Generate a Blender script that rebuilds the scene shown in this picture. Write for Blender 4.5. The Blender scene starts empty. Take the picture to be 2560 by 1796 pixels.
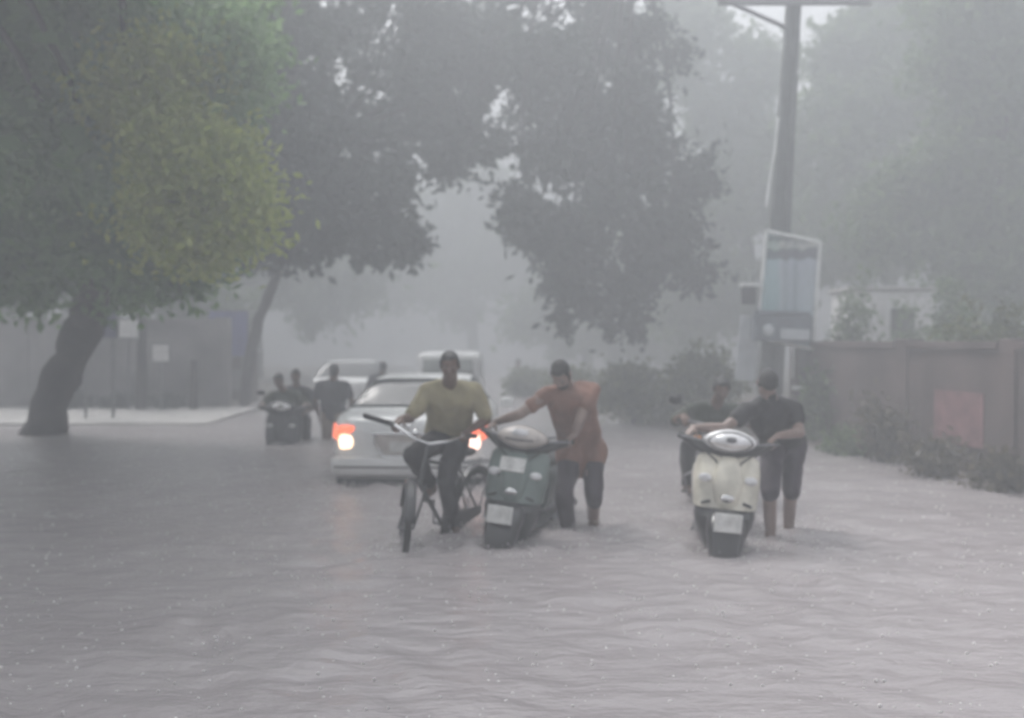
import bpy, math, random
import numpy as np
from mathutils import Vector, Matrix, Euler, noise

random.seed(7)
RNG = np.random.default_rng(7)
S = bpy.context.scene
COL = S.collection
V = Vector
R = math.radians

# ------------------------------------------------------------------ camera, sky, sun, exposure
FPX, CX, CY, HOR, CAMH = 2702.0, 1280.0, 898.0, 850.0, 1.53
PITCH = -(CY - HOR) / FPX
cam_d = bpy.data.cameras.new('camera')
cam = bpy.data.objects.new('camera', cam_d)
COL.objects.link(cam)
cam.location = (0, 0, CAMH)
cam.rotation_euler = (math.pi / 2 + PITCH, 0, 0)
cam_d.sensor_width = 36
cam_d.lens = 36 * FPX / 2560
cam_d.clip_end = 500
cam_d.dof.use_dof = True
cam_d.dof.focus_distance = 3.0
cam_d.dof.aperture_fstop = 2.4
S.camera = cam

SUN_EL, SUN_AZ = R(56), R(-42)
w = bpy.data.worlds.new('World')
S.world = w
w.use_nodes = True
nt = w.node_tree
bg = nt.nodes['Background']
sky = nt.nodes.new('ShaderNodeTexSky')
sky.sky_type = 'NISHITA'
sky.sun_disc = False
sky.sun_elevation = SUN_EL
sky.sun_rotation = SUN_AZ
sky.dust_density = 4.0
hsv = nt.nodes.new('ShaderNodeHueSaturation')
hsv.inputs['Saturation'].default_value = 0.14
nt.links.new(sky.outputs[0], hsv.inputs['Color'])
nt.links.new(hsv.outputs[0], bg.inputs['Color'])
bg.inputs['Strength'].default_value = 0.15

sl = bpy.data.lights.new('sun', 'SUN')
sl.energy = 0.8
sl.angle = R(25)
sl.color = (1.0, 0.96, 0.93)
sun = bpy.data.objects.new('sun', sl)
COL.objects.link(sun)
sd = V((math.sin(SUN_AZ) * math.cos(SUN_EL), math.cos(SUN_AZ) * math.cos(SUN_EL), math.sin(SUN_EL)))
sun.rotation_euler = sd.to_track_quat('Z', 'Y').to_euler()

S.view_settings.view_transform = 'Standard'
S.view_settings.look = 'None'
S.view_settings.gamma = 1
S.view_settings.use_curve_mapping = False
S.view_settings.exposure = 1.78
S.render.engine = 'CYCLES'
S.cycles.use_denoising = True
S.cycles.max_bounces = 8
S.cycles.diffuse_bounces = 3
S.cycles.glossy_bounces = 2
S.cycles.transmission_bounces = 3
S.cycles.volume_bounces = 4
S.cycles.caustics_reflective = False
S.cycles.caustics_refractive = False
S.cycles.sample_clamp_indirect = 4

HAZE_DENSITY = 0.044
HAZE_COLOR = (0.475, 0.492, 0.512)


def P(px, py, Y):
    """point of the place seen at a photo pixel, Y metres ahead"""
    c, s = math.cos(PITCH), math.sin(PITCH)
    d = V((0, c, s)) + V((1, 0, 0)) * ((px - CX) / FPX) + V((0, -s, c)) * ((CY - py) / FPX)
    return V((0, 0, CAMH)) + d * (Y / d.y)


def to_px(x, y, z, r, rz):
    """the inverse of P for a crown lobe given in metres"""
    c, s = math.cos(PITCH), math.sin(PITCH)
    dep = y * c + (z - CAMH) * s
    up = -y * s + (z - CAMH) * c
    return (CX + x / dep * FPX, CY - up / dep * FPX, y, r * FPX / y, rz * FPX / y)


def at(px, Y, z):
    return V(((px - CX) / FPX * Y, Y, z))


# ------------------------------------------------------------------ materials
def mat(name, col, rough=0.5, metal=0.0, var=0.18, scale=6.0, bump=0.0, bscale=30.0, emis=0.0, ecol=None, coat=0.0, spec=0.5):
    m = bpy.data.materials.new(name)
    m.use_nodes = True
    t = m.node_tree
    b = t.nodes['Principled BSDF']
    tc = t.nodes.new('ShaderNodeTexCoord')
    n = t.nodes.new('ShaderNodeTexNoise')
    n.inputs['Scale'].default_value = scale
    n.inputs['Detail'].default_value = 5
    t.links.new(tc.outputs['Object'], n.inputs['Vector'])
    r = t.nodes.new('ShaderNodeValToRGB')
    r.color_ramp.elements[0].position = 0.3
    r.color_ramp.elements[1].position = 0.7
    r.color_ramp.elements[0].color = (*[c * (1 - var) for c in col], 1)
    r.color_ramp.elements[1].color = (*[min(1, c * (1 + var)) for c in col], 1)
    t.links.new(n.outputs['Fac'], r.inputs['Fac'])
    t.links.new(r.outputs['Color'], b.inputs['Base Color'])
    b.inputs['Roughness'].default_value = rough
    b.inputs['Metallic'].default_value = metal
    b.inputs['Coat Weight'].default_value = coat
    b.inputs['Specular IOR Level'].default_value = spec
    if bump:
        n2 = t.nodes.new('ShaderNodeTexNoise')
        n2.inputs['Scale'].default_value = bscale
        n2.inputs['Detail'].default_value = 6
        t.links.new(tc.outputs['Object'], n2.inputs['Vector'])
        bp = t.nodes.new('ShaderNodeBump')
        bp.inputs['Strength'].default_value = bump
        bp.inputs['Distance'].default_value = 0.02
        t.links.new(n2.outputs['Fac'], bp.inputs['Height'])
        t.links.new(bp.outputs['Normal'], b.inputs['Normal'])
    if emis:
        b.inputs['Emission Color'].default_value = (*(ecol or col), 1)
        b.inputs['Emission Strength'].default_value = emis
    return m


def leaf_mat(name, c0, c1):
    m = bpy.data.materials.new(name)
    m.use_nodes = True
    t = m.node_tree
    t.nodes.remove(t.nodes['Principled BSDF'])
    out = t.nodes['Material Output']
    g = t.nodes.new('ShaderNodeNewGeometry')
    r = t.nodes.new('ShaderNodeValToRGB')
    r.color_ramp.elements[0].color = (*c0, 1)
    r.color_ramp.elements[1].color = (*c1, 1)
    t.links.new(g.outputs['Random Per Island'], r.inputs['Fac'])
    d = t.nodes.new('ShaderNodeBsdfDiffuse')
    tr = t.nodes.new('ShaderNodeBsdfTranslucent')
    gl = t.nodes.new('ShaderNodeBsdfGlossy')
    gl.inputs['Roughness'].default_value = 0.45
    t.links.new(r.outputs[0], d.inputs['Color'])
    t.links.new(r.outputs[0], tr.inputs['Color'])
    mx = t.nodes.new('ShaderNodeMixShader')
    mx.inputs[0].default_value = 0.5
    t.links.new(d.outputs[0], mx.inputs[1])
    t.links.new(tr.outputs[0], mx.inputs[2])
    m2 = t.nodes.new('ShaderNodeMixShader')
    m2.inputs[0].default_value = 0.04
    t.links.new(mx.outputs[0], m2.inputs[1])
    t.links.new(gl.outputs[0], m2.inputs[2])
    t.links.new(m2.outputs[0], out.inputs['Surface'])
    return m


M = dict(
    skin=mat('dark_brown_skin', (0.125, 0.068, 0.046), 0.45, var=0.12, scale=12, bump=0.1, bscale=60),
    skin2=mat('brown_skin', (0.23, 0.165, 0.14), 0.45, var=0.12, scale=12, bump=0.1, bscale=60),
    hair=mat('black_hair', (0.018, 0.017, 0.018), 0.4, var=0.3, scale=60, bump=0.6, bscale=160),
    eye=mat('eye', (0.25, 0.22, 0.2), 0.2, var=0.3, scale=40),
    khaki=mat('khaki_shirt', (0.30, 0.265, 0.16), 0.75, var=0.22, scale=7, bump=0.2, bscale=40),
    orange=mat('orange_kurta', (0.20, 0.10, 0.072), 0.75, var=0.25, scale=6, bump=0.2, bscale=40),
    dark=mat('dark_cloth', (0.022, 0.021, 0.024), 0.8, var=0.3, scale=6, bump=0.2, bscale=40),
    plum=mat('dark_plum_cloth', (0.04, 0.03, 0.042), 0.8, var=0.3, scale=6, bump=0.2, bscale=40),
    greycloth=mat('dark_grey_cloth', (0.05, 0.05, 0.06), 0.8, var=0.25, scale=6, bump=0.2),
    olive=mat('dark_olive_cloth', (0.035, 0.045, 0.03), 0.8, var=0.3, scale=6, bump=0.2),
    fawn=mat('fawn_cloth', (0.26, 0.2, 0.16), 0.8, var=0.25, scale=6, bump=0.2),
    pale_cloth=mat('pale_cloth', (0.5, 0.5, 0.5), 0.8, var=0.15, scale=6, bump=0.2),
    carwhite=mat('white_car_paint', (0.8, 0.81, 0.8), 0.28, var=0.06, scale=3, coat=0.4),
    glass=mat('dark_window_glass', (0.03, 0.035, 0.037), 0.08, var=0.3, scale=2),
    paleglass=mat('pale_window_glass', (0.16, 0.18, 0.16), 0.12, var=0.3, scale=2),
    chrome=mat('chrome', (0.75, 0.75, 0.75), 0.18, 1.0, var=0.05),
    rubber=mat('black_rubber', (0.016, 0.016, 0.017), 0.65, var=0.3, scale=20, bump=0.2),
    plastic=mat('black_plastic', (0.025, 0.025, 0.027), 0.5, var=0.3, scale=12, bump=0.1),
    metal=mat('grey_metal', (0.2, 0.2, 0.21), 0.4, 0.8, var=0.2, scale=14),
    red_lens=mat('red_lens', (0.5, 0.05, 0.03), 0.2, var=0.2, emis=0.55, ecol=(1.0, 0.2, 0.1)),
    lit_lens=mat('lit_lens', (0.9, 0.75, 0.6), 0.2, var=0.1, emis=1.1, ecol=(1.0, 0.66, 0.42)),
    lit_pink=mat('lit_pink_lens', (0.9, 0.7, 0.6), 0.2, var=0.1, emis=1.0, ecol=(1.0, 0.58, 0.46)),
    amber=mat('amber_lens', (0.5, 0.2, 0.05), 0.25, var=0.2),
    headlens=mat('headlamp_lens', (0.75, 0.75, 0.76), 0.15, var=0.25, scale=9, coat=0.5),
    plate=mat('white_number_plate', (0.6, 0.6, 0.58), 0.4, var=0.25, scale=14),
    sgreen=mat('sea_green_paint', (0.125, 0.165, 0.15), 0.3, var=0.3, scale=5, coat=0.4),
    scream=mat('cream_paint', (0.62, 0.59, 0.50), 0.3, var=0.36, scale=5, coat=0.4),
    sdark=mat('charcoal_paint', (0.03, 0.031, 0.034), 0.35, var=0.3, scale=6, coat=0.3),
    sgrey=mat('pale_cowl_plastic', (0.5, 0.46, 0.43), 0.35, var=0.2, scale=9),
    seat=mat('black_vinyl', (0.02, 0.02, 0.021), 0.5, var=0.3, scale=15, bump=0.2),
    concrete=mat('grey_concrete', (0.105, 0.115, 0.112), 0.85, var=0.25, scale=5, bump=0.4, bscale=25),
    paleconc=mat('pale_concrete', (0.42, 0.41, 0.40), 0.7, var=0.2, scale=3, bump=0.4, bscale=20),
    greywall=mat('grey_plaster', (0.25, 0.235, 0.238), 0.85, var=0.45, scale=0.9, bump=0.4, bscale=14),
    brownwall=mat('brown_plaster', (0.09, 0.066, 0.063), 0.85, var=0.5, scale=1.1, bump=0.4, bscale=14),
    redpaint=mat('faded_red_paint', (0.20, 0.10, 0.105), 0.8, var=0.3, scale=5, bump=0.2),
    whitewall=mat('white_wash', (0.78, 0.77, 0.76), 0.8, var=0.12, scale=3, bump=0.2),
    bark=mat('dark_bark', (0.045, 0.038, 0.036), 0.9, var=0.4, scale=7, bump=0.9, bscale=22),
    earth=mat('wet_earth', (0.10, 0.085, 0.07), 0.8, var=0.4, scale=1.2, bump=0.8, bscale=9),
    asphalt=mat('wet_asphalt', (0.05, 0.05, 0.052), 0.5, var=0.3, scale=3, bump=0.4, bscale=40),
    board_blue=mat('blue_board', (0.11, 0.12, 0.36), 0.5, var=0.15, scale=3),
    board_navy=mat('navy_board', (0.04, 0.05, 0.13), 0.5, var=0.2, scale=3),
    boxgrey=mat('blue_grey_box_paint', (0.13, 0.15, 0.18), 0.5, var=0.25, scale=8),
    frame_white=mat('white_frame_paint', (0.72, 0.74, 0.72), 0.5, var=0.2, scale=12),
    palepanel=mat('pale_grey_panel', (0.5, 0.53, 0.55), 0.6, var=0.15, scale=5),
    leaf_mid=leaf_mat('mid_green_leaves', (0.08, 0.18, 0.05), (0.19, 0.34, 0.10)),
    leaf_yellow=leaf_mat('yellow_green_leaves', (0.30, 0.38, 0.06), (0.48, 0.54, 0.13)),
    leaf_light=leaf_mat('pale_green_leaves', (0.17, 0.31, 0.11), (0.32, 0.47, 0.21)),
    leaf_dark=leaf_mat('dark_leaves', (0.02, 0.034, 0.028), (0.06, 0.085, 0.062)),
    leaf_grey=leaf_mat('grey_green_leaves', (0.06, 0.105, 0.04), (0.16, 0.23, 0.09)),
    leaf_dry=leaf_mat('brownish_leaves', (0.06, 0.055, 0.035), (0.15, 0.13, 0.085)),
    leaf_shrub=leaf_mat('shrub_leaves', (0.05, 0.075, 0.025), (0.14, 0.16, 0.05)),
)


# ------------------------------------------------------------------ mesh builder
class MB:
    def __init__(s):
        s.v, s.f = [], []

    def add(s, vs, fs):
        n = len(s.v)
        s.v += [V(p) for p in vs]
        s.f += [[i + n for i in f] for f in fs]
        return s

    def box(s, c, d, rot=None):
        c = V(c)
        q = Euler(rot).to_matrix() if rot else Matrix.Identity(3)
        vs = [c + q @ V((x * d[0] / 2, y * d[1] / 2, z * d[2] / 2)) for x in (-1, 1) for y in (-1, 1) for z in (-1, 1)]
        return s.add(vs, [(0, 1, 3, 2), (4, 6, 7, 5), (0, 4, 5, 1), (2, 3, 7, 6), (0, 2, 6, 4), (1, 5, 7, 3)])

    def loft(s, rings, caps=True, closed=True):
        n = len(rings[0])
        vs = [p for r in rings for p in r]
        fs = []
        for i in range(len(rings) - 1):
            for j in range(n if closed else n - 1):
                k = (j + 1) % n
                fs.append((i * n + j, i * n + k, (i + 1) * n + k, (i + 1) * n + j))
        if caps and closed:
            fs.append(tuple(range(n))[::-1])
            fs.append(tuple((len(rings) - 1) * n + j for j in range(n)))
        return s.add(vs, fs)

    def tube(s, pts, r, seg=10, flat=1.0):
        pts = [V(p) for p in pts]
        rs = r if isinstance(r, (list, tuple)) else [r] * len(pts)
        rings = []
        t0 = (pts[1] - pts[0]).normalized()
        a = V((0, 0, 1)) if abs(t0.z) < 0.9 else V((1, 0, 0))
        u = t0.cross(a).normalized()
        for i, p in enumerate(pts):
            t = (pts[min(i + 1, len(pts) - 1)] - pts[max(i - 1, 0)]).normalized()
            u = (u - t * u.dot(t)).normalized()
            vv = t.cross(u)
            rings.append([p + u * (math.cos(q) * rs[i]) + vv * (math.sin(q) * rs[i] * flat)
                          for q in [2 * math.pi * k / seg for k in range(seg)]])
        return s.loft(rings)

    def cap(s, p1, r1, p2, r2, seg=14):
        p1, p2 = V(p1), V(p2)
        d = p2 - p1
        L = d.length or 1e-4
        t = d / L if d.length > 1e-5 else V((0, 0, 1))
        pts, rs = [], []
        for k in range(1, 6):
            a = math.pi / 2 * k / 5
            pts.append(p1 - t * (r1 * math.cos(a)))
            rs.append(r1 * math.sin(a))
        for k in range(1, 3):
            pts.append(p1.lerp(p2, k / 3))
            rs.append(r1 + (r2 - r1) * k / 3)
        for k in range(0, 5):
            a = math.pi / 2 * k / 5
            pts.append(p2 + t * (r2 * math.sin(a)))
            rs.append(r2 * math.cos(a))
        return s.tube(pts, rs, seg)

    def ell(s, c, r, ax=None, seg=16, rows=10):
        c = V(c)
        ax = ax or (V((1, 0, 0)), V((0, 1, 0)), V((0, 0, 1)))
        rings = []
        for i in range(rows + 1):
            a = math.pi * (i + 0.02) / (rows + 0.04)
            rings.append([c + ax[0] * (r[0] * math.sin(a) * math.cos(q)) + ax[1] * (r[1] * math.sin(a) * math.sin(q)) - ax[2] * (r[2] * math.cos(a))
                          for q in [2 * math.pi * k / seg for k in range(seg)]])
        return s.loft(rings)

    def lathe_x(s, prof, c=(0, 0, 0), seg=28, a0=0, a1=360):
        """profile of (x, radius) revolved about the x axis"""
        c = V(c)
        full = abs(a1 - a0) >= 360
        n = seg if full else seg + 1
        rings = []
        for k in range(n):
            a = R(a0 + (a1 - a0) * k / seg)
            rings.append([c + V((x, -math.cos(a) * r, math.sin(a) * r)) for x, r in prof])
        if full:
            rings.append(rings[0])
        return s.loft(rings, caps=not full, closed=True)

    def patch(s, fn, nu, nv, th=0.0):
        g = [[V(fn(i / nu, j / nv)) for j in range(nv + 1)] for i in range(nu + 1)]
        vs = [p for r in g for p in r]
        q = nv + 1
        fs = [(i * q + j, i * q + j + 1, (i + 1) * q + j + 1, (i + 1) * q + j) for i in range(nu) for j in range(nv)]
        return s.add(vs, fs)

    def mesh(s, name):
        me = bpy.data.meshes.new(name)
        me.from_pydata([tuple(p) for p in s.v], [], s.f)
        me.validate()
        return me

    def build(s, name, m, parent=None, smooth=True, bevel=0.0, sub=0, solid=0.0, loc=None):
        me = s.mesh(name)
        me.materials.append(m)
        import bmesh
        bm = bmesh.new()
        bm.from_mesh(me)
        bmesh.ops.recalc_face_normals(bm, faces=bm.faces)
        bm.to_mesh(me)
        bm.free()
        if smooth:
            me.polygons.foreach_set('use_smooth', [True] * len(me.polygons))
            me.set_sharp_from_angle(angle=R(42))
        o = bpy.data.objects.new(name, me)
        COL.objects.link(o)
        if parent:
            o.parent = parent
        if loc is not None:
            o.location = loc
        if solid:
            md = o.modifiers.new('thickness', 'SOLIDIFY')
            md.thickness = solid
            md.offset = 0
        if bevel:
            md = o.modifiers.new('bevel', 'BEVEL')
            md.width = bevel
            md.segments = 2
            md.limit_method = 'ANGLE'
        if sub:
            md = o.modifiers.new('smooth', 'SUBSURF')
            md.levels = md.render_levels = sub
        return o


def empty(name, loc=(0, 0, 0), rot=(0, 0, 0)):
    o = bpy.data.objects.new(name, None)
    COL.objects.link(o)
    o.location = loc
    o.rotation_euler = rot
    return o


def tag(o, label=None, cat=None, group=None, kind=None):
    if label: o['label'] = label
    if cat: o['category'] = cat
    if group: o['group'] = group
    if kind: o['kind'] = kind
    return o


def wmat(o):
    return Matrix.LocRotScale(o.location, o.rotation_euler, None)


# ------------------------------------------------------------------ the setting: road bed, ground, water
def road_z(y):
    t = min(1, max(0, (y - 9.5) / 5.5))
    t = t * t * (3 - 2 * t)
    return -0.22 - 0.24 * t


ys = [-22, -5] + [i * 1.0 for i in range(0, 30)] + [35, 45, 60, 90, 130]
xs = np.linspace(-72, 72, 25)
g = MB()
g.add([(x, y, road_z(y) - 0.02) for y in ys for x in xs],
      [(i * 25 + j, i * 25 + j + 1, (i + 1) * 25 + j + 1, (i + 1) * 25 + j) for i in range(len(ys) - 1) for j in range(24)])
tag(g.build('ground', M['earth']), kind='structure')
g = MB()
xr = [-5.4, -2, 1.2, 3.4]
g.add([(x - (max(0, y - 15) * 0.02), y, road_z(y)) for y in ys for x in xr],
      [(i * 4 + j, i * 4 + j + 1, (i + 1) * 4 + j + 1, (i + 1) * 4 + j) for i in range(len(ys) - 1) for j in range(3)])
tag(g.build('road', M['asphalt']), kind='structure')


def water_mat():
    m = bpy.data.materials.new('muddy_flood_water')
    m.use_nodes = True
    t = m.node_tree
    b = t.nodes['Principled BSDF']
    tc = t.nodes.new('ShaderNodeTexCoord')
    mp = t.nodes.new('ShaderNodeMapping')
    mp.inputs['Scale'].default_value = (0.55, 1.0, 1.0)
    t.links.new(tc.outputs['Object'], mp.inputs['Vector'])
    n = t.nodes.new('ShaderNodeTexNoise')
    n.inputs['Scale'].default_value = 0.8
    n.inputs['Detail'].default_value = 7
    n.inputs['Distortion'].default_value = 0.6
    t.links.new(mp.outputs[0], n.inputs['Vector'])
    r = t.nodes.new('ShaderNodeValToRGB')
    r.color_ramp.elements[0].position = 0.3
    r.color_ramp.elements[0].color = (0.322, 0.295, 0.300, 1)
    r.color_ramp.elements[1].position = 0.72
    r.color_ramp.elements[1].color = (0.376, 0.349, 0.354, 1)
    t.links.new(n.outputs['Fac'], r.inputs['Fac'])
    t.links.new(r.outputs[0], b.inputs['Base Color'])
    b.inputs['Roughness'].default_value = 0.22
    b.inputs['Specular IOR Level'].default_value = 0.5
    b.inputs['IOR'].default_value = 1.33
    n1 = t.nodes.new('ShaderNodeTexNoise')
    n1.inputs['Scale'].default_value = 5.5
    n1.inputs['Detail'].default_value = 6
    t.links.new(mp.outputs[0], n1.inputs['Vector'])
    n2 = t.nodes.new('ShaderNodeTexNoise')
    n2.inputs['Scale'].default_value = 34
    n2.inputs['Detail'].default_value = 3
    t.links.new(tc.outputs['Object'], n2.inputs['Vector'])
    b1 = t.nodes.new('ShaderNodeBump')
    b1.inputs['Strength'].default_value = 0.6
    b1.inputs['Distance'].default_value = 0.09
    b2 = t.nodes.new('ShaderNodeBump')
    b2.inputs['Strength'].default_value = 0.35
    b2.inputs['Distance'].default_value = 0.012
    t.links.new(n1.outputs['Fac'], b1.inputs['Height'])
    t.links.new(n2.outputs['Fac'], b2.inputs['Height'])
    t.links.new(b1.outputs[0], b2.inputs['Normal'])
    t.links.new(b2.outputs[0], b.inputs['Normal'])
    return m


def make_water():
    Yr = np.concatenate([[-21, -8, -2], np.geomspace(1.0, 60, 420), [80, 128]])
    T = np.concatenate([np.linspace(-1, 1, 341)])
    Yc = np.clip(Yr, 0, 60)
    X = T[None, :] * (3.5 + 0.75 * Yc)[:, None]
    X = np.concatenate([np.full((len(Yr), 1), -71.0), X, np.full((len(Yr), 1), 71.0)], 1)
    Yg = np.repeat(Yr[:, None], X.shape[1], 1)
    Z = np.zeros_like(X)
    dy = np.gradient(Yr)[:, None]
    rng = np.random.default_rng(3)
    for k in range(64):
        lam = 0.13 * (6.5 ** rng.random())
        ang = rng.random() * math.pi
        kx, ky = math.cos(ang) * 2 * math.pi / lam, math.sin(ang) * 2 * math.pi / lam
        amp = lam * 0.0036
        att = np.clip((lam / np.maximum(dy, 0.001) - 2) / 3, 0, 1)
        wob = 0.9 * np.sin(X * 1.1 + k) + 0.9 * np.sin(Yg * 1.0 + 2 * k)
        Z += amp * att * np.sin(kx * X + ky * Yg + rng.random() * 6.28 + wob)
    env = 0.75 + 0.55 * np.sin(X * 1.3 + 1.7 * np.sin(Yg * 0.55)) * np.sin(Yg * 0.95 + 1.5 * np.sin(X * 0.6 + 1)) + 0.35 * np.sin(X * 3.1 + Yg * 1.1) * np.sin(Yg * 2.3 - X * 0.8)
    Z *= np.clip(env, 0.15, 1.6)
    # ring waves and a raised wash where things stand in the flow
    for (cx, cy, a, lam) in [(-0.83, 8.0, .016, .26), (-0.6, 8.5, .012, .2), (-0.03, 8.05, .02, .3), (0.47, 8.9, .016, .2), (0.68, 9.0, .024, .3),
                             (1.5, 7.9, .02, .3), (2.0, 8.3, .016, .2), (2.25, 8.8, .016, .22), (-1.06, 11.5, .02, .4), (-1.8, 11.6, .02, .4)]:
        d = np.sqrt((X - cx) ** 2 + (Yg - cy) ** 2)
        Z += 1.5 * a * np.exp(-d / 0.42) * np.cos(d * 2 * math.pi / lam)
    h, wd = X.shape
    vs = np.stack([X, Yg, Z], -1).reshape(-1, 3)
    idx = np.arange(h * wd).reshape(h, wd)
    fs = np.stack([idx[:-1, :-1], idx[:-1, 1:], idx[1:, 1:], idx[1:, :-1]], -1).reshape(-1, 4)
    o = np_mesh('water', vs, fs, [water_mat()])
    tag(o, kind='structure')


def np_mesh(name, vs, fs, mats, parent=None, smooth=True, mi=None):
    me = bpy.data.meshes.new(name)
    n, k = fs.shape
    me.vertices.add(len(vs))
    me.vertices.foreach_set('co', np.asarray(vs, np.float32).ravel())
    me.loops.add(n * k)
    me.loops.foreach_set('vertex_index', fs.astype(np.int32).ravel())
    me.polygons.add(n)
    me.polygons.foreach_set('loop_start', np.arange(0, n * k, k, dtype=np.int32))
    if smooth:
        me.polygons.foreach_set('use_smooth', np.ones(n, bool))
    for m in mats:
        me.materials.append(m)
    me.update(calc_edges=True)
    o = bpy.data.objects.new(name, me)
    COL.objects.link(o)
    if parent:
        o.parent = parent
    return o


make_water()


def rain_splash():
    rng = np.random.default_rng(5)
    n = 5200
    y = 3.2 + 15 * rng.random(n) ** 1.2
    x = (rng.random(n) * 2 - 1) * (1.5 + .48 * y)
    near = [(-0.83, 8.0), (-0.45, 8.6), (-0.03, 8.0), (0.47, 8.85), (0.68, 8.95), (1.6, 7.85), (2.0, 8.3), (2.25, 8.7), (-1.06, 11.4), (-1.8, 11.4), (-0.4, 11.4)]
    for cx, cy in near:
        k = 110
        a, d = rng.random(k) * 6.28, 0.08 + np.abs(rng.normal(size=k)) * 0.20
        x, y = np.concatenate([x, cx + d * np.cos(a)]), np.concatenate([y, cy + d * np.sin(a) - .05])
    vs, fs = [], []
    for i in range(len(x)):
        r = rng.uniform(.003, .0105)
        h = r * rng.uniform(.7, 1.6)
        z0 = -.002 if rng.random() < .8 else rng.uniform(.01, .05)
        k0 = len(vs)
        for q, zz in ((1.0, 0), (.72, .7)):
            for k in range(5):
                t = 2 * math.pi * k / 5
                vs.append((x[i] + r * q * math.cos(t), y[i] + r * q * math.sin(t), z0 + h * zz))
        vs.append((x[i], y[i], z0 + h))
        vs.append((x[i], y[i], z0 - h * .3))
        for k in range(5):
            j = (k + 1) % 5
            fs += [(k0 + k, k0 + j, k0 + 5 + j), (k0 + k, k0 + 5 + j, k0 + 5 + k), (k0 + 5 + k, k0 + 5 + j, k0 + 10), (k0 + j, k0 + k, k0 + 11)]
    o = np_mesh('rain_splash', np.array(vs), np.array(fs), [mat('splash_drops', (0.6, 0.58, 0.58), 0.3)])
    tag(o, kind='stuff')


rain_splash()


def bank(name, outline, z, m, kind='structure'):
    """a raised bank: outline at the water, crown set back and higher"""
    b = MB()
    n = len(outline)
    c = sum((V((*p, 0)) for p in outline), V()) / n
    rings = []
    for f, zz in ((0.0, -0.5), (0.0, -0.03), (0.04, z * 0.6), (0.1, z), (1.0, z)):
        rr = []
        for i, p in enumerate(outline):
            q = V((*p, 0)).lerp(c, f)
            rr.append(V((q.x, q.y, zz + (0.05 * noise.noise(q * 1.3) if f else 0))))
        rings.append(rr)
    b.loft(rings)
    return tag(b.build(name, m), kind=kind)


def dense(pts, step=0.7):
    out = []
    for i in range(len(pts)):
        a, c = V(pts[i]), V(pts[(i + 1) % len(pts)])
        n = max(1, int((c - a).length / step))
        n = min(n, 30)
        out += [tuple(a.lerp(c, k / n)) for k in range(n)]
    return out


bank('roadside_bank', dense([(5.72, 9.0), (5.2, 11.5), (4.95, 14), (3.5, 16.5), (2.2, 18.8), (1.6, 22), (1.3, 28), (1.0, 40), (1, 60), (30, 60), (30, 9)]), 0.1, M['earth'])
bank('far_bank', dense([(-6.4, 24.4), (-6.0, 30), (-5.4, 40), (-4.8, 60), (-40, 60), (-40, 24.4)]), 0.1, M['earth'])
fp = MB()
fp.loft([[V((-15, y, z)), V((-5.5, y, z)), V((-5.5, y, -0.5)), V((-15, y, -0.5))] for y, z in ((19.4, 0.03), (21.5, 0.05), (23.6, 0.07))])
tag(fp.build('footpath', M['paleconc'], smooth=False, bevel=0.02), kind='structure')


# ------------------------------------------------------------------ vegetation
def leaf_cloud(clusters, n_leaf, size, rng, clump=0.30, per=26, droop=0.35):
    """many leaf faces gathered in clumps through ellipsoid lobes"""
    tot = sum(r[0] * r[2] for _, r in clusters)
    C = []
    for c, r in clusters:
        k = max(3, int(n_leaf / per * r[0] * r[2] / tot))
        d = rng.normal(size=(k, 3))
        d /= np.linalg.norm(d, axis=1)[:, None]
        rad = (0.3 + 0.7 * rng.random(k) ** 0.5) * (1 + 0.24 * rng.normal(size=k))
        C.append(np.array(c)[None] + d * rad[:, None] * np.array(r)[None])
    C = np.concatenate(C)
    cs = clump * (0.5 + rng.random(len(C)))
    pos = np.repeat(C, per, 0) + rng.normal(size=(len(C) * per, 3)) * np.repeat(cs, per)[:, None] * np.array([0.55, 0.55, 0.42])
    n = len(pos)
    a = rng.normal(size=(n, 3))
    a[:, 2] -= droop
    a /= np.linalg.norm(a, axis=1)[:, None]
    b = rng.normal(size=(n, 3))
    b -= a * (a * b).sum(1)[:, None]
    b /= np.linalg.norm(b, axis=1)[:, None]
    L = size * (0.6 + 0.8 * rng.random(n))[:, None]
    W = L * 0.27
    vs = np.stack([pos, pos + a * L * 0.5 + b * W, pos + a * L, pos + a * L * 0.5 - b * W], 1).reshape(-1, 3)
    fs = np.arange(n * 4).reshape(n, 4)
    return vs, fs


def limb_path(a, b, rng, sag=0.12, n=6):
    a, b = V(a), V(b)
    L = (b - a).length
    off = V(rng.normal(size=3)) * L * 0.07
    return [a.lerp(b, k / n) + off * math.sin(math.pi * k / n) + V((0, 0, 1)) * (L * sag * math.sin(math.pi * k / n)) for k in range(n + 1)]


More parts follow.
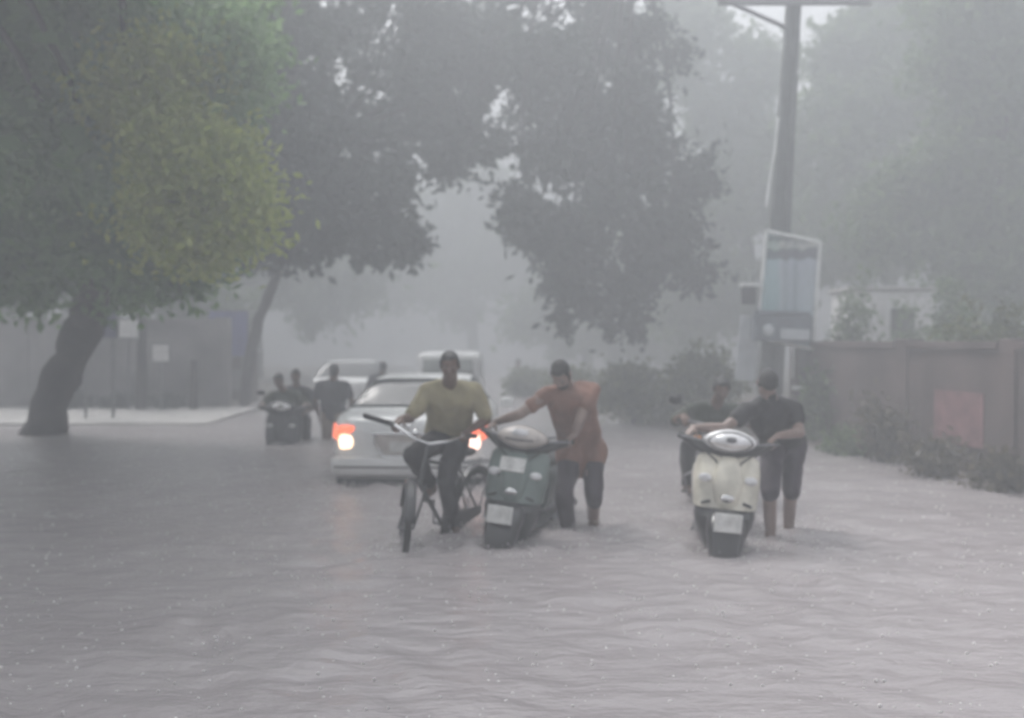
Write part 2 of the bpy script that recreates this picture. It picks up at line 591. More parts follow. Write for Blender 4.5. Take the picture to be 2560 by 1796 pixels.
def tree(name, label, trunk, radii, crowns, n_leaf, size, group=None, clump=0.3, seed=0, cat='tree', limb_r=None, wobble=0.1, extra=(), sats=9, shrink=0.76):
    """trunk: world points; crowns: list of (part name, material, [(px, py, Y, rx_px, rz_px)])"""
    rng = np.random.default_rng(seed + 11)
    base = V(trunk[0])
    root = empty(name, base)
    tag(root, label, cat, group)
    tp = [V(p) - base for p in trunk]
    t = MB()
    # resample the trunk with a little unevenness
    pts, rs = [], []
    for i in range(len(tp) - 1):
        for k in range(5):
            f = k / 5
            q = tp[i].lerp(tp[i + 1], f)
            rr = radii[i] + (radii[i + 1] - radii[i]) * f
            pts.append(q + V(rng.normal(size=3)) * rr * wobble)
            rs.append(rr * (1 + 0.08 * rng.normal()))
    pts.append(tp[-1]); rs.append(radii[-1])
    rs[0] *= 1.25
    t.tube(pts, rs, 14)
    t.build('trunk', M['bark'], root)
    lb = MB()
    lr = limb_r or radii[-1] * 0.75
    allshare = sum((q[3] * q[2] / FPX) * (q[4] * q[2] / FPX) for c_ in crowns if len(c_) == 3 for q in c_[2])
    for cr_ in crowns:
        pn, m, cl = cr_[:3]
        world = []
        for (px, py, Y, rx, rz) in cl:
            c = P(px, py, Y) - base
            sx, sz = rx * Y / FPX, rz * Y / FPX
            world.append((c, (sx, max(sx, sz) * 0.85, sz)))
            j = rng.integers(max(0, len(pts) - 6), len(pts))
            path = limb_path(pts[j], c, rng)
            lb.tube(path, [lr * (1 - 0.75 * k / 6) for k in range(7)], 8)
            for q in range(3):
                e = c + V(rng.normal(size=3)) * sx * 0.6
                lb.tube(limb_path(path[4], e, rng, n=4), [lr * 0.35, lr * 0.3, lr * 0.22, lr * 0.15, lr * 0.06], 6)
        share = sum(r[0] * r[2] for _, r in world)
        if len(cr_) == 3:
            nn, sz_, lobes = int(n_leaf * share / allshare), size, []
            for c, r in world:
                lobes.append((tuple(c), (r[0] * shrink, r[1] * shrink, r[2] * shrink)))
                for q in range(sats):
                    d = V(rng.normal(size=3)).normalized()
                    d.z -= 0.25
                    f_ = rng.uniform(.6, 1.12)
                    g_ = rng.uniform(.14, .44)
                    lobes.append((tuple(c + V((d.x * r[0] * f_, d.y * r[1] * f_, d.z * r[2] * f_))), (r[0] * g_, r[1] * g_, r[2] * g_)))
        else:
            nn, sz_, lobes = cr_[3], cr_[4], [(tuple(c), r) for c, r in world]
        vs, fs = leaf_cloud(lobes, nn, sz_, rng, clump)
        np_mesh(pn, vs, fs, [m], root, smooth=False)
    for path in extra:
        n = len(path)
        lb.tube([P(*p) - base for p in path], [0.06 * (1 - 0.7 * i / (n - 1)) for i in range(n)], 8)
    lb.build('limbs', M['bark'], root)
    return root


# near tree on the left, leaning trunk, yellow-green lobes
tree('leaning_tree', 'large green tree with a thick dark trunk leaning right out of the water', [at(100, 17.6, -0.6), P(118, 1030, 17.5), P(165, 920, 17.2), P(215, 800, 16.8), P(262, 690, 16.2), P(290, 560, 15.6)],
     [0.33, 0.30, 0.28, 0.26, 0.22, 0.16],
     [('crown', M['leaf_mid'], [(90, 120, 15.5, 260, 230), (-150, 300, 16, 240, 300), (330, 110, 15, 230, 170), (560, 130, 15, 95, 120), (140, 400, 15.5, 260, 200), (330, 330, 15.5, 220, 190),
                                (60, 620, 16.8, 170, 120), (230, 640, 16.5, 190, 110), (430, 610, 15.5, 150, 75), (330, 500, 15, 200, 130), (-120, 600, 17, 180, 130), (200, -150, 15, 400, 200), (470, 650, 15.5, 70, 50)]),
      ('pale_foliage', M['leaf_light'], [(330, 60, 13.6, 150, 70), (540, 110, 13.6, 110, 90), (590, 190, 13.8, 60, 80), (250, 180, 13.8, 130, 70), (160, 300, 14, 120, 60), (60, 420, 14.2, 120, 60), (280, 420, 13.8, 90, 60)], 17000, 0.13),
      ('yellow_green_foliage', M['leaf_yellow'], [(400, 170, 13.2, 120, 60), (440, 340, 13, 80, 80), (490, 450, 12.8, 110, 110), (575, 520, 12.8, 75, 90), (440, 550, 13, 110, 60), (520, 600, 13, 80, 45), (330, 260, 13.2, 90, 50), (540, 400, 13, 60, 60)], 24000, 0.115),  # separate lobes with yellower, brighter leaves than the crown
      ('added_shade_foliage', M['leaf_mid'], [to_px(*q) for q in ((-7.4, 13.2, 6.6, 2.6, 1.8), (-6.6, 9.8, 6.8, 2.6, 1.8), (-6.2, 6.8, 6.6, 2.4, 1.6), (-5.6, 11.5, 8.4, 2.2, 1.4), (-4.4, 8.2, 7.8, 2.1, 1.3), (-8.8, 9.0, 7.2, 2.6, 2.0), (-8.4, 5.0, 7.0, 2.4, 1.8))], 26000, 0.42)],  # unseen lobes, added out of view to shade the left water
     90000, 0.17, clump=0.34, seed=1, limb_r=0.065)

# dark trees whose crowns meet over the road
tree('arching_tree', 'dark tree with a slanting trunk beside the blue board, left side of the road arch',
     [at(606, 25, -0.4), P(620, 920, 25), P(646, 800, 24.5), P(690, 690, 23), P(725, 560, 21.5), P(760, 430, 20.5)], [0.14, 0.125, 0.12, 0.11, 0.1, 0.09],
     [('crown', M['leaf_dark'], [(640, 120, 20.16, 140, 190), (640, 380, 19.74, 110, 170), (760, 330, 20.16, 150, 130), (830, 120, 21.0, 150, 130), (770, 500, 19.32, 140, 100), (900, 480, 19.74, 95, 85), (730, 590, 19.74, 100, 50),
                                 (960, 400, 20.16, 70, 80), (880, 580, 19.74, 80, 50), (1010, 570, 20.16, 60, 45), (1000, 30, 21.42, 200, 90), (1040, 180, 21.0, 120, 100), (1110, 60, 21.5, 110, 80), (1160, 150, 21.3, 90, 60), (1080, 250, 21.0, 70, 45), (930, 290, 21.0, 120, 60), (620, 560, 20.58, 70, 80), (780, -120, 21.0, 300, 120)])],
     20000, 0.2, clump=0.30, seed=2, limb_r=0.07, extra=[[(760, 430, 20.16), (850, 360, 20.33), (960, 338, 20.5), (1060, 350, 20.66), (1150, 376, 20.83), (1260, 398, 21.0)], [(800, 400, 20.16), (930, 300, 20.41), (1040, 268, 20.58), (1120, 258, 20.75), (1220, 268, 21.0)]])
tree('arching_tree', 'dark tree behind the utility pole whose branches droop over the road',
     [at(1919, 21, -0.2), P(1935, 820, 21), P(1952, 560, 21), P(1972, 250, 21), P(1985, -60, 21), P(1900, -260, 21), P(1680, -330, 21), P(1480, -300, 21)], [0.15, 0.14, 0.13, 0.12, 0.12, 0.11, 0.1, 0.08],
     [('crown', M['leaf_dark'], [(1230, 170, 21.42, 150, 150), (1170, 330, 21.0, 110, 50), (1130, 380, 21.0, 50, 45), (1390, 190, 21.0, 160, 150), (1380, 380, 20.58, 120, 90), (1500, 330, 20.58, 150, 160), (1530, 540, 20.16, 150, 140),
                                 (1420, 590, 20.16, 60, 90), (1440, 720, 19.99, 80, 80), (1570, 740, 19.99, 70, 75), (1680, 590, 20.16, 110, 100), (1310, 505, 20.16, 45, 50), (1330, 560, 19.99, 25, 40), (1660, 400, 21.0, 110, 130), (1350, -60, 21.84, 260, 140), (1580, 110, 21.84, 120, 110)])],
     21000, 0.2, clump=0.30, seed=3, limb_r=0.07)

# paler trees further off
tree('roadside_tree', 'pale grey green tree standing behind the utility pole', [at(1880, 36, -0.1), P(1880, 800, 36), P(1870, 600, 36), P(1860, 420, 36)], [0.25, 0.22, 0.18, 0.12],
     [('crown', M['leaf_grey'], [(1700, 90, 36, 130, 110), (1820, 280, 36, 120, 100), (1930, 430, 35, 120, 120), (1800, 520, 35, 110, 110), (1860, 700, 34, 140, 100), (1720, 700, 34, 110, 90), (2080, 560, 35, 150, 140), (1900, 170, 36, 70, 90)])],
     22000, 0.36, 'pale trees beyond the wall', clump=0.55, seed=4, limb_r=0.08)
tree('roadside_tree', 'tall grey green tree right of the utility pole, pale against the sky', [at(2230, 31, -0.1), P(2230, 800, 31), P(2215, 600, 31), P(2220, 420, 31)], [0.26, 0.23, 0.2, 0.12],
     [('crown', M['leaf_grey'], [(2200, 160, 31, 150, 150), (2080, 330, 31, 120, 150), (2300, 330, 31, 170, 150), (2150, 520, 30, 150, 130), (2330, 540, 30, 150, 130), (2230, 0, 31, 110, 110), (2440, 170, 31, 130, 150), (2100, 640, 30, 90, 70)])],
     24000, 0.34, 'pale trees beyond the wall', clump=0.5, seed=5, limb_r=0.08)
tree('roadside_tree', 'darker tree at the right edge spreading above the brown wall', [at(2500, 23, -0.1), P(2500, 840, 23), P(2490, 640, 23), P(2470, 480, 23)], [0.2, 0.18, 0.15, 0.1],
     [('crown', M['leaf_grey'], [(2490, 450, 23, 130, 110), (2400, 590, 23, 110, 100), (2560, 600, 22.5, 130, 130), (2470, 730, 22.5, 110, 60), (2290, 560, 23.5, 90, 50), (2570, 270, 23, 130, 120), (2200, 590, 24, 90, 45), (2650, 500, 22.5, 140, 200), (2390, 690, 23, 40, 45),
                                 (2440, 300, 23, 120, 100), (2330, 440, 23.5, 100, 90), (2520, 110, 23, 130, 100), (2370, 170, 23.5, 110, 80), (2440, 0, 23, 140, 90), (2230, 500, 24, 80, 60)])],
     26000, 0.22, 'pale trees beyond the wall', clump=0.4, seed=6, limb_r=0.06)
tree('distant_tree', 'hazy tree at the far end of the road, seen through the arch', [at(1180, 58, -0.1), P(1180, 760, 58), P(1180, 640, 58)], [0.3, 0.25, 0.18],
     [('crown', M['leaf_grey'], [(1080, 560, 58, 130, 120), (1210, 500, 58, 130, 120), (1180, 680, 57, 170, 80), (1310, 640, 57, 120, 110), (1020, 680, 57, 80, 70)])],
     9000, 0.55, 'hazy trees far down the road', clump=0.9, seed=7, limb_r=0.08)
tree('distant_tree', 'hazy grey green tree behind the blue board', [at(640, 40, 0), P(640, 800, 40), P(640, 700, 40)], [0.25, 0.2, 0.14],
     [('crown', M['leaf_grey'], [(560, 690, 40, 130, 80), (720, 640, 40, 130, 90), (860, 660, 42, 100, 80), (640, 560, 40, 150, 90), (800, 760, 42, 90, 50)])],
     10000, 0.4, 'hazy trees far down the road', clump=0.65, seed=8, limb_r=0.07)
tree('distant_tree', 'hazy tree behind the grey wall at left', [at(330, 31, 0), P(335, 800, 31), P(340, 700, 31)], [0.2, 0.17, 0.12],
     [('crown', M['leaf_grey'], [(260, 700, 31, 130, 70), (420, 690, 31, 110, 80), (500, 760, 31, 90, 50), (110, 640, 32, 150, 90), (-40, 700, 32, 150, 80)])],
     10000, 0.3, 'hazy trees far down the road', clump=0.5, seed=9, limb_r=0.06)
tree('distant_tree', 'bluish hazy tree beyond the shrubs between the two scooters', [at(1470, 44, 0), P(1470, 820, 44), P(1480, 720, 44)], [0.25, 0.2, 0.14],
     [('crown', M['leaf_grey'], [(1420, 780, 44, 110, 70), (1560, 800, 43, 120, 70), (1680, 780, 42, 110, 90), (1500, 660, 44, 150, 100), (1340, 800, 44, 70, 50)])],
     9000, 0.42, 'hazy trees far down the road', clump=0.7, seed=10, limb_r=0.07)


def shrub(label, px, Y, wpx, top, m, n, size, seed, name='shrub', group='shrubs along the right bank'):
    rng = np.random.default_rng(seed)
    base = at(px, Y, 0.0)
    root = empty(name, base)
    tag(root, label, 'shrub', group)
    zt = P(px, top, Y).z
    r = wpx * Y / FPX / 2
    st = MB()
    for k in range(7):
        e = V((rng.uniform(-.7, .7) * r, rng.uniform(-.5, .5) * r, zt * rng.uniform(.5, .9)))
        st.tube(limb_path((rng.uniform(-.1, .1), rng.uniform(-.1, .1), -0.3), e, rng, n=5), [.025, .022, .018, .014, .01, .006], 6)
    st.build('stems', M['bark'], root)
    cl = [((rng.uniform(-.55, .55) * r, rng.uniform(-.5, .5) * r, zt * rng.uniform(.3, .72)), (r * .5, r * .5, zt * .33)) for _ in range(7)]
    vs, fs = leaf_cloud(cl, n, size, rng, clump=0.16, per=18)
    np_mesh('foliage', vs, fs, [m], root, smooth=False)


shrub('low green shrub at the road edge just right of the orange shirt', 1590, 19.6, 190, 905, M['leaf_shrub'], 4200, 0.12, 21)
shrub('tall pale green shrub directly left of the utility pole', 1745, 18.8, 210, 860, M['leaf_shrub'], 5200, 0.12, 22)
shrub('dull green bush behind the head of the man in orange', 1440, 23, 180, 925, M['leaf_shrub'], 3600, 0.14, 23)
shrub('thin yellowish bush in the haze left of the orange shirt', 1330, 29, 130, 930, M['leaf_shrub'], 2400, 0.16, 24)
shrub('leafy bush against the wall right of the utility pole', 2080, 16.2, 150, 900, M['leaf_grey'], 3800, 0.11, 25)
shrub('thin grey green sapling in front of the whitewashed outhouse', 2262, 18.6, 110, 720, M['leaf_grey'], 620, 0.11, 31)
shrub('leafy sapling hiding the left corner of the whitewashed outhouse', 2140, 18.2, 110, 690, M['leaf_grey'], 1500, 0.11, 32)
shrub('leafy sapling hiding the right corner of the whitewashed outhouse', 2372, 18.0, 130, 670, M['leaf_grey'], 2000, 0.11, 33)
shrub('green bush rising behind the brown wall at the far right', 2480, 14.2, 260, 740, M['leaf_shrub'], 3600, 0.11, 27)
shrub('dull bush rising behind the middle of the brown wall', 2415, 15.0, 150, 790, M['leaf_grey'], 2600, 0.11, 28)
for px_, Y_, w_, top_, n_, lab in ((2340, 12.2, 150, 1085, 900, 'ragged weeds at the wall foot left of the red patch'), (2500, 11.0, 130, 1140, 800, 'low weeds at the wall foot near the right edge of the road'), (2210, 13.6, 130, 1000, 1400, 'brownish creeper bush leaning on the brown wall')):
    shrub(lab, px_, Y_, w_, top_, M['leaf_dry'], n_, 0.09, int(px_))
for px_, top_, lab in ((190, 975, 'weed tuft at the grey wall foot just right of the leaning trunk'), (300, 985, 'weed tuft at the grey wall foot left of the tall dark post'), (430, 980, 'weed tuft at the grey wall foot between the two dark posts')):
    shrub(lab, px_, 23.2, 90, top_, M['leaf_dark'], 700, 0.1, int(px_), group='weeds along the grey wall')
shrub('clump of weeds standing in the water at the wall foot', 2150, 14.4, 150, 1085, M['leaf_grey'], 1600, 0.10, 26)

# ------------------------------------------------------------------ walls and what stands behind them
def wall(name, label, pts, h, m, z0=-0.5, th=0.2, coping=True, pier_every=2.4, pierm=None):
    base = V((pts[0][0], pts[0][1], 0))
    root = empty(name, base)
    tag(root, label, 'wall')
    for i in range(len(pts) - 1):
        a, b = V((*pts[i], 0)) - base, V((*pts[i + 1], 0)) - base
        L = (b - a).length
        ang = math.atan2((b - a).y, (b - a).x)
        n = max(1, round(L / pier_every))
        for k in range(n):
            c = a.lerp(b, (k + .5) / n)
            p = MB().box((c.x, c.y, (h + z0) / 2), (L / n - 0.30, th, h - z0), (0, 0, ang))
            p.build('wall_panel', m, root, smooth=False, bevel=0.008)
            if coping:
                MB().box((c.x, c.y, h + 0.045), (L / n - 0.3, th + 0.1, 0.09), (0, 0, ang)).build('coping', pierm or m, root, smooth=False, bevel=0.012)
        for k in range(n + (1 if i == len(pts) - 2 else 0)):
            c = a.lerp(b, k / n)
            MB().box((c.x, c.y, (h + .12 + z0) / 2), (0.305, 0.25, h + .12 - z0), (0, 0, ang)).build('pier', pierm or m, root, smooth=False, bevel=0.012)
    return root


wall('boundary_wall', 'long grey plastered wall behind the leaning tree', [(-15.2, 23.8), (-6.4, 24.0)], 1.9, M['greywall'], pierm=M['greywall'])
rw = wall('compound_wall', 'brown plastered wall along the right edge of the flooded road', [(6.05, 8.2), (5.42, 11.6), (5.15, 14.0), (4.6, 17.2)], 1.42, M['brownwall'], pier_every=2.6)
pp = MB().box((0, 0, 0), (1.1, 0.012, 0.62))
o = pp.build('painted_patch', M['redpaint'], rw, smooth=False)
q0 = V((6.05, 8.2, 0))
a, b = V((5.42, 11.6, 0)), V((5.15, 14.0, 0))
dirw = (b - a).normalized()
nrm = V((-dirw.y, dirw.x, 0))
if nrm.x > 0: nrm = -nrm
cpt = a.lerp(b, 0.42) + nrm * 0.107
o.location = cpt - q0 + V((0, 0, 0.62))
o.rotation_euler = (0, 0, math.atan2(dirw.y, dirw.x))

# white house glimpsed through the trees
hs = empty('white_house', at(2250, 20, 0))
tag(hs, 'small whitewashed outhouse glimpsed between the trees above the brown wall', 'house')
MB().box((0, 1.0, 1.22), (1.5, 1.6, 2.44)).build('wall', M['whitewall'], hs, smooth=False, bevel=0.02)
MB().box((0, 1.0, 2.49), (1.6, 1.7, 0.09)).build('roof', M['paleconc'], hs, smooth=False, bevel=0.02)
f = MB().box((.1, 0.2, 1.75), (0.6, 0.07, .9)).build('window', M['whitewall'], hs, smooth=False, bevel=0.01)
MB().box((.1, 0.155, 1.75), (0.44, 0.03, 0.74)).build('pane', M['glass'], f, smooth=False)
# boards on the left
def signboard(name, label, px, top, Y, wpx, hpx, m, yaw=0.0, z0=-0.5, posts=2):
    s = Y / FPX
    wd, h = wpx * s, hpx * s
    root = empty(name, at(px, Y, 0), (0, 0, yaw))
    tag(root, label, 'sign')
    zt = P(px, top, Y).z
    MB().box((0, 0, zt - h / 2), (wd, 0.04, h)).build('board', m, root, smooth=False, bevel=0.006)
    fr = MB()
    for sx in (-1, 1):
        fr.box((sx * (wd / 2 + 0.02), 0, zt - h / 2), (0.036, 0.06, h + 0.08))
    for sz in (0, 1):
        fr.box((0, 0, zt - h * sz + (0.022 if not sz else -0.022)), (wd - 0.001, 0.055, 0.036))
    fr.build('frame', M['metal'], root, smooth=False)
    for sx in ((-1, 1) if posts == 2 else (0,)):
        MB().tube([(sx * wd * .36, 0.055, z0), (sx * wd * .36, 0.055, zt)], 0.03, 8).build('post', M['metal'], root)


signboard('notice_board', 'blue rectangular board on posts near the slanting trunk', 572, 778, 25.2, 96, 112, M['board_blue'])
signboard('notice_board', 'dark navy board just right of the leaning trunk', 245, 752, 20.5, 95, 92, M['board_navy'])
signboard('notice_board', 'small white board above the grey wall', 318, 800, 22.8, 55, 44, M['whitewall'], posts=1)
signboard('notice_board', 'small pale poster board in front of the grey wall', 402, 862, 22.6, 40, 42, M['whitewall'], yaw=0.2, posts=1)
# pier-like kiosk under the blue board
k = empty('kiosk', at(572, 26.4, 0))
tag(k, 'brownish grey kiosk standing behind the blue board', 'kiosk')
MB().box((0, 0.5, 0.35), (1.0, 0.9, 1.7)).build('body', M['brownwall'], k, smooth=False, bevel=0.02)
MB().box((0, 0.42, 1.25), (1.2, 1.2, 0.08)).build('roof', M['metal'], k, smooth=False, bevel=0.02)
MB().box((0, 0.03, 0.55), (0.7, 0.03, 0.5)).build('shutter', M['metal'], k, smooth=False)
for i, (px, Y, top, r) in enumerate([(352, 22.9, 700, .11), (482, 23.0, 900, .09)]):
    tp = P(px + 4, top, Y)
    o = empty('bare_post', at(px, Y, 0))
    tag(o, ['tall dark post in front of the grey wall', 'short dark stump of a post near the end of the grey wall'][i], 'post')
    MB().tube([(0, 0, -0.4), (0.02, 0, tp.z * .5), tp - V(o.location)], [r * 1.1, r, r * .85], 10).build('shaft', M['bark'], o)

# ------------------------------------------------------------------ utility pole, its board and boxes
PY = 17.0
pb, pt = P(1918, 1093, PY), P(1988, -60, PY)
ax = (pt - pb).normalized()
pole = empty('utility_pole', V((pb.x, PY, 0)))
tag(pole, 'grey concrete utility pole with a crossarm, leaning slightly right', 'utility pole')
org = V(pole.location)
pl = MB()
rings = []
for t_, hw in ((-0.06, .175), (0.0, .175), (0.3, .165), (0.6, .135), (0.85, .115), (1.0, .105)):
    c = pb.lerp(pt, t_) - org
    d_ = hw * 0.75
    g_ = hw * 0.38
    # H section: flanges with a recessed web front and back
    sec = [(-hw, -d_), (-g_, -d_), (-g_ * .8, -d_ * .55), (g_ * .8, -d_ * .55), (g_, -d_), (hw, -d_), (hw, d_), (g_, d_), (g_ * .8, d_ * .55), (-g_ * .8, d_ * .55), (-g_, d_), (-hw, d_)]
    rings.append([c + V((x, y, 0)) for x, y in sec])
pl.loft(rings).build('shaft', M['concrete'], pole, smooth=False, bevel=0.01)
ca = P(1978, 14, PY) - org
MB().box((ca.x - 0.0, ca.y - 0.18, ca.z), (2.35, 0.09, 0.1)).build('crossarm', M['metal'], pole, smooth=False, bevel=0.008)
MB().tube([P(1785, 6, PY) - org + V((0, -.26, 0)), P(1958, 78, PY) - org + V((0, -.19, 0))], 0.035, 6).build('brace', M['metal'], pole)
for xx in (-1.05, -.55, .55, 1.05):
    MB().lathe_x([(0, .012), (.02, .05), (.05, .055), (.06, .03), (.09, .045), (.12, .045), (.14, .015)], seg=14).build('insulator', M['whitewall'], pole)
    o = COL.objects[-1]
    o.location = (ca.x + xx, ca.y - .18, ca.z + .052)
    o.rotation_euler = (0, -math.pi / 2, 0)
MB().tube([P(1997, 865, PY) - org + V((0.02, -.3, 0)), P(1995, 960, PY) - org + V((0.02, -.3, 0))], 0.075, 12).build('cable_pipe', M['plastic'], pole)
MB().box(P(1990, 968, PY) - org + V((0, -.3, 0)), (.26, .1, .06)).build('clamp', M['frame_white'], pole, smooth=False, bevel=.008)
MB().tube([P(1972, 868, PY) - org + V((0.0, -.28, 0)), P(1972, 945, PY) - org + V((0.0, -.26, 0))], 0.022, 8).build('conduit', M['frame_white'], pole)
MB().tube([P(1908, 520, PY) - org + V((0, -.2, 0)), P(1914, 470, PY) - org + V((0, -.2, 0)), P(1925, 390, PY) - org + V((0.02, -.2, 0)), P(1934, 300, PY) - org + V((.02, -.2, 0))], 0.02, 8).build('cable', M['frame_white'], pole)


def banner_mat():
    m = bpy.data.materials.new('faded_printed_banner')
    m.use_nodes = True
    t = m.node_tree
    b = t.nodes['Principled BSDF']
    b.inputs['Roughness'].default_value = 0.5
    tc = t.nodes.new('ShaderNodeTexCoord')
    sep = t.nodes.new('ShaderNodeSeparateXYZ')
    n = t.nodes.new('ShaderNodeTexNoise')
    n.inputs['Scale'].default_value = 5
    n.inputs['Detail'].default_value = 4
    t.links.new(tc.outputs['Generated'], n.inputs['Vector'])
    t.links.new(tc.outputs['Generated'], sep.inputs[0])
    ad = t.nodes.new('ShaderNodeMath')
    ad.operation = 'MULTIPLY_ADD'
    ad.inputs[1].default_value = 0.10
    t.links.new(n.outputs['Fac'], ad.inputs[0])
    t.links.new(sep.outputs['Z'], ad.inputs[2])
    r = t.nodes.new('ShaderNodeValToRGB')
    e = r.color_ramp.elements
    e[0].position, e[0].color = 0.0, (0.36, 0.44, 0.47, 1)
    e[1].position, e[1].color = 1.0, (0.36, 0.38, 0.40, 1)
    for p, c in ((0.35, (0.42, 0.50, 0.53, 1)), (0.72, (0.42, 0.47, 0.52, 1)), (0.80, (0.42, 0.46, 0.53, 1)), (0.815, (0.13, 0.14, 0.17, 1)), (0.89, (0.13, 0.14, 0.16, 1)), (0.905, (0.42, 0.43, 0.40, 1)),
                 (0.945, (0.42, 0.43, 0.40, 1)), (0.965, (0.16, 0.17, 0.18, 1)), (0.99, (0.16, 0.17, 0.18, 1))):
        k = e.new(p)
        k.color = c
    t.links.new(ad.outputs[0], r.inputs['Fac'])
    # teal wash on the left half, grey upright shapes on the right half
    rx = t.nodes.new('ShaderNodeValToRGB')
    ex = rx.color_ramp.elements
    ex[0].position, ex[0].color = 0.0, (0.78, 1.0, 0.96, 1)
    ex[1].position, ex[1].color = 1.0, (1.1, 1.1, 1.1, 1)
    for p, c in ((0.38, (0.8, 1.0, 0.97, 1)), (0.46, (1, 1, 1, 1)), (0.5, (.72, .76, .78, 1)), (0.6, (.95, .97, 1, 1)), (0.66, (.6, .64, .68, 1)), (0.74, (.95, .97, 1, 1))):
        k = ex.new(p)
        k.color = c
    ad2 = t.nodes.new('ShaderNodeMath')
    ad2.operation = 'MULTIPLY_ADD'
    ad2.inputs[1].default_value = 0.12
    t.links.new(n.outputs['Fac'], ad2.inputs[0])
    t.links.new(sep.outputs['X'], ad2.inputs[2])
    t.links.new(ad2.outputs[0], rx.inputs['Fac'])
    mx = t.nodes.new('ShaderNodeMix')
    mx.data_type = 'RGBA'
    mx.blend_type = 'MULTIPLY'
    mx.inputs[0].default_value = 1
    t.links.new(r.outputs[0], mx.inputs[6])
    t.links.new(rx.outputs[0], mx.inputs[7])
    t.links.new(mx.outputs[2], b.inputs['Base Color'])
    return m


BY = PY - 0.32
tl, tr, br, bl = P(1916, 578, BY), P(2050, 606, BY - .12), P(2032, 872, BY - .12), P(1893, 846, BY)
bo = empty('hanging_banner', bl.lerp(br, .5))
tag(bo, 'tilted pale teal printed board with a dark heading, fixed to the utility pole', 'banner')
bo_o = V(bo.location)
rows = 10
bf = MB().patch(lambda u, v: tl.lerp(tr, u).lerp(bl.lerp(br, u), v) - bo_o + V((0, 0.012 * math.sin(u * 5 + v * 7), 0)), 8, 14)
bf.build('printed_sheet', banner_mat(), bo, solid=0.012)
for p1, p2 in ((tl, tr), (tr, br), (br, bl), (bl, tl)):
    MB().tube([p1 - bo_o, p2 - bo_o], 0.032, 6).build('frame_bar', M['frame_white'], bo, smooth=False)

jb = empty('junction_box', P(1952, 858, BY - .12))
tag(jb, 'blue grey junction box strapped to the pole below the banner', 'junction box')
MB().box((0, -.06, .22), (.88, .3, .40), (0, 0.03, 0)).build('case', M['boxgrey'], jb, smooth=False, bevel=.03)
MB().box((.16, -.225, .13), (.44, .03, .16), (0, 0.03, 0)).build('cover', M['palepanel'], jb, smooth=False, bevel=.01)
MB().ell((-.24, -.22, .2), (.085, .05, .085)).build('meter_dial', M['palepanel'], jb)
MB().box((0, -.05, .455), (.8, .34, .07), (0, 0.03, 0)).build('lid', M['boxgrey'], jb, smooth=False, bevel=.015)
sb = empty('meter_box', P(1872, 762, BY))
tag(sb, 'small dark square box on a bracket left of the banner', 'meter box')
MB().box((0, 0, .14), (.2, .18, .28)).build('case', M['plastic'], sb, smooth=False, bevel=.02)
MB().box((.02, 0, .305), (.3, .22, .05)).build('lid', M['frame_white'], sb, smooth=False, bevel=.01)
MB().tube([(.02, .1, .15), (.3, .2, .15)], .02, 6).build('bracket', M['metal'], sb)
p2 = empty('pale_panel', P(1868, 955, BY + .1))
tag(p2, 'narrow pale grey panel hanging left of the pole, below the small box', 'panel')
MB().box((0, 0, .52), (.31, .03, 1.0), (0, 0.09, 0)).build('sheet', M['palepanel'], p2, smooth=False, bevel=.006)
MB().tube([(.1, .03, .9), (.3, .15, .9)], .018, 6).build('bracket', M['metal'], p2)

# ------------------------------------------------------------------ cars
def crom(p0, p1, p2, p3, t):
    return 0.5 * ((2 * p1) + (-p0 + p2) * t + (2 * p0 - 5 * p1 + 4 * p2 - p3) * t * t + (-p0 + 3 * p1 - 3 * p2 + p3) * t ** 3)


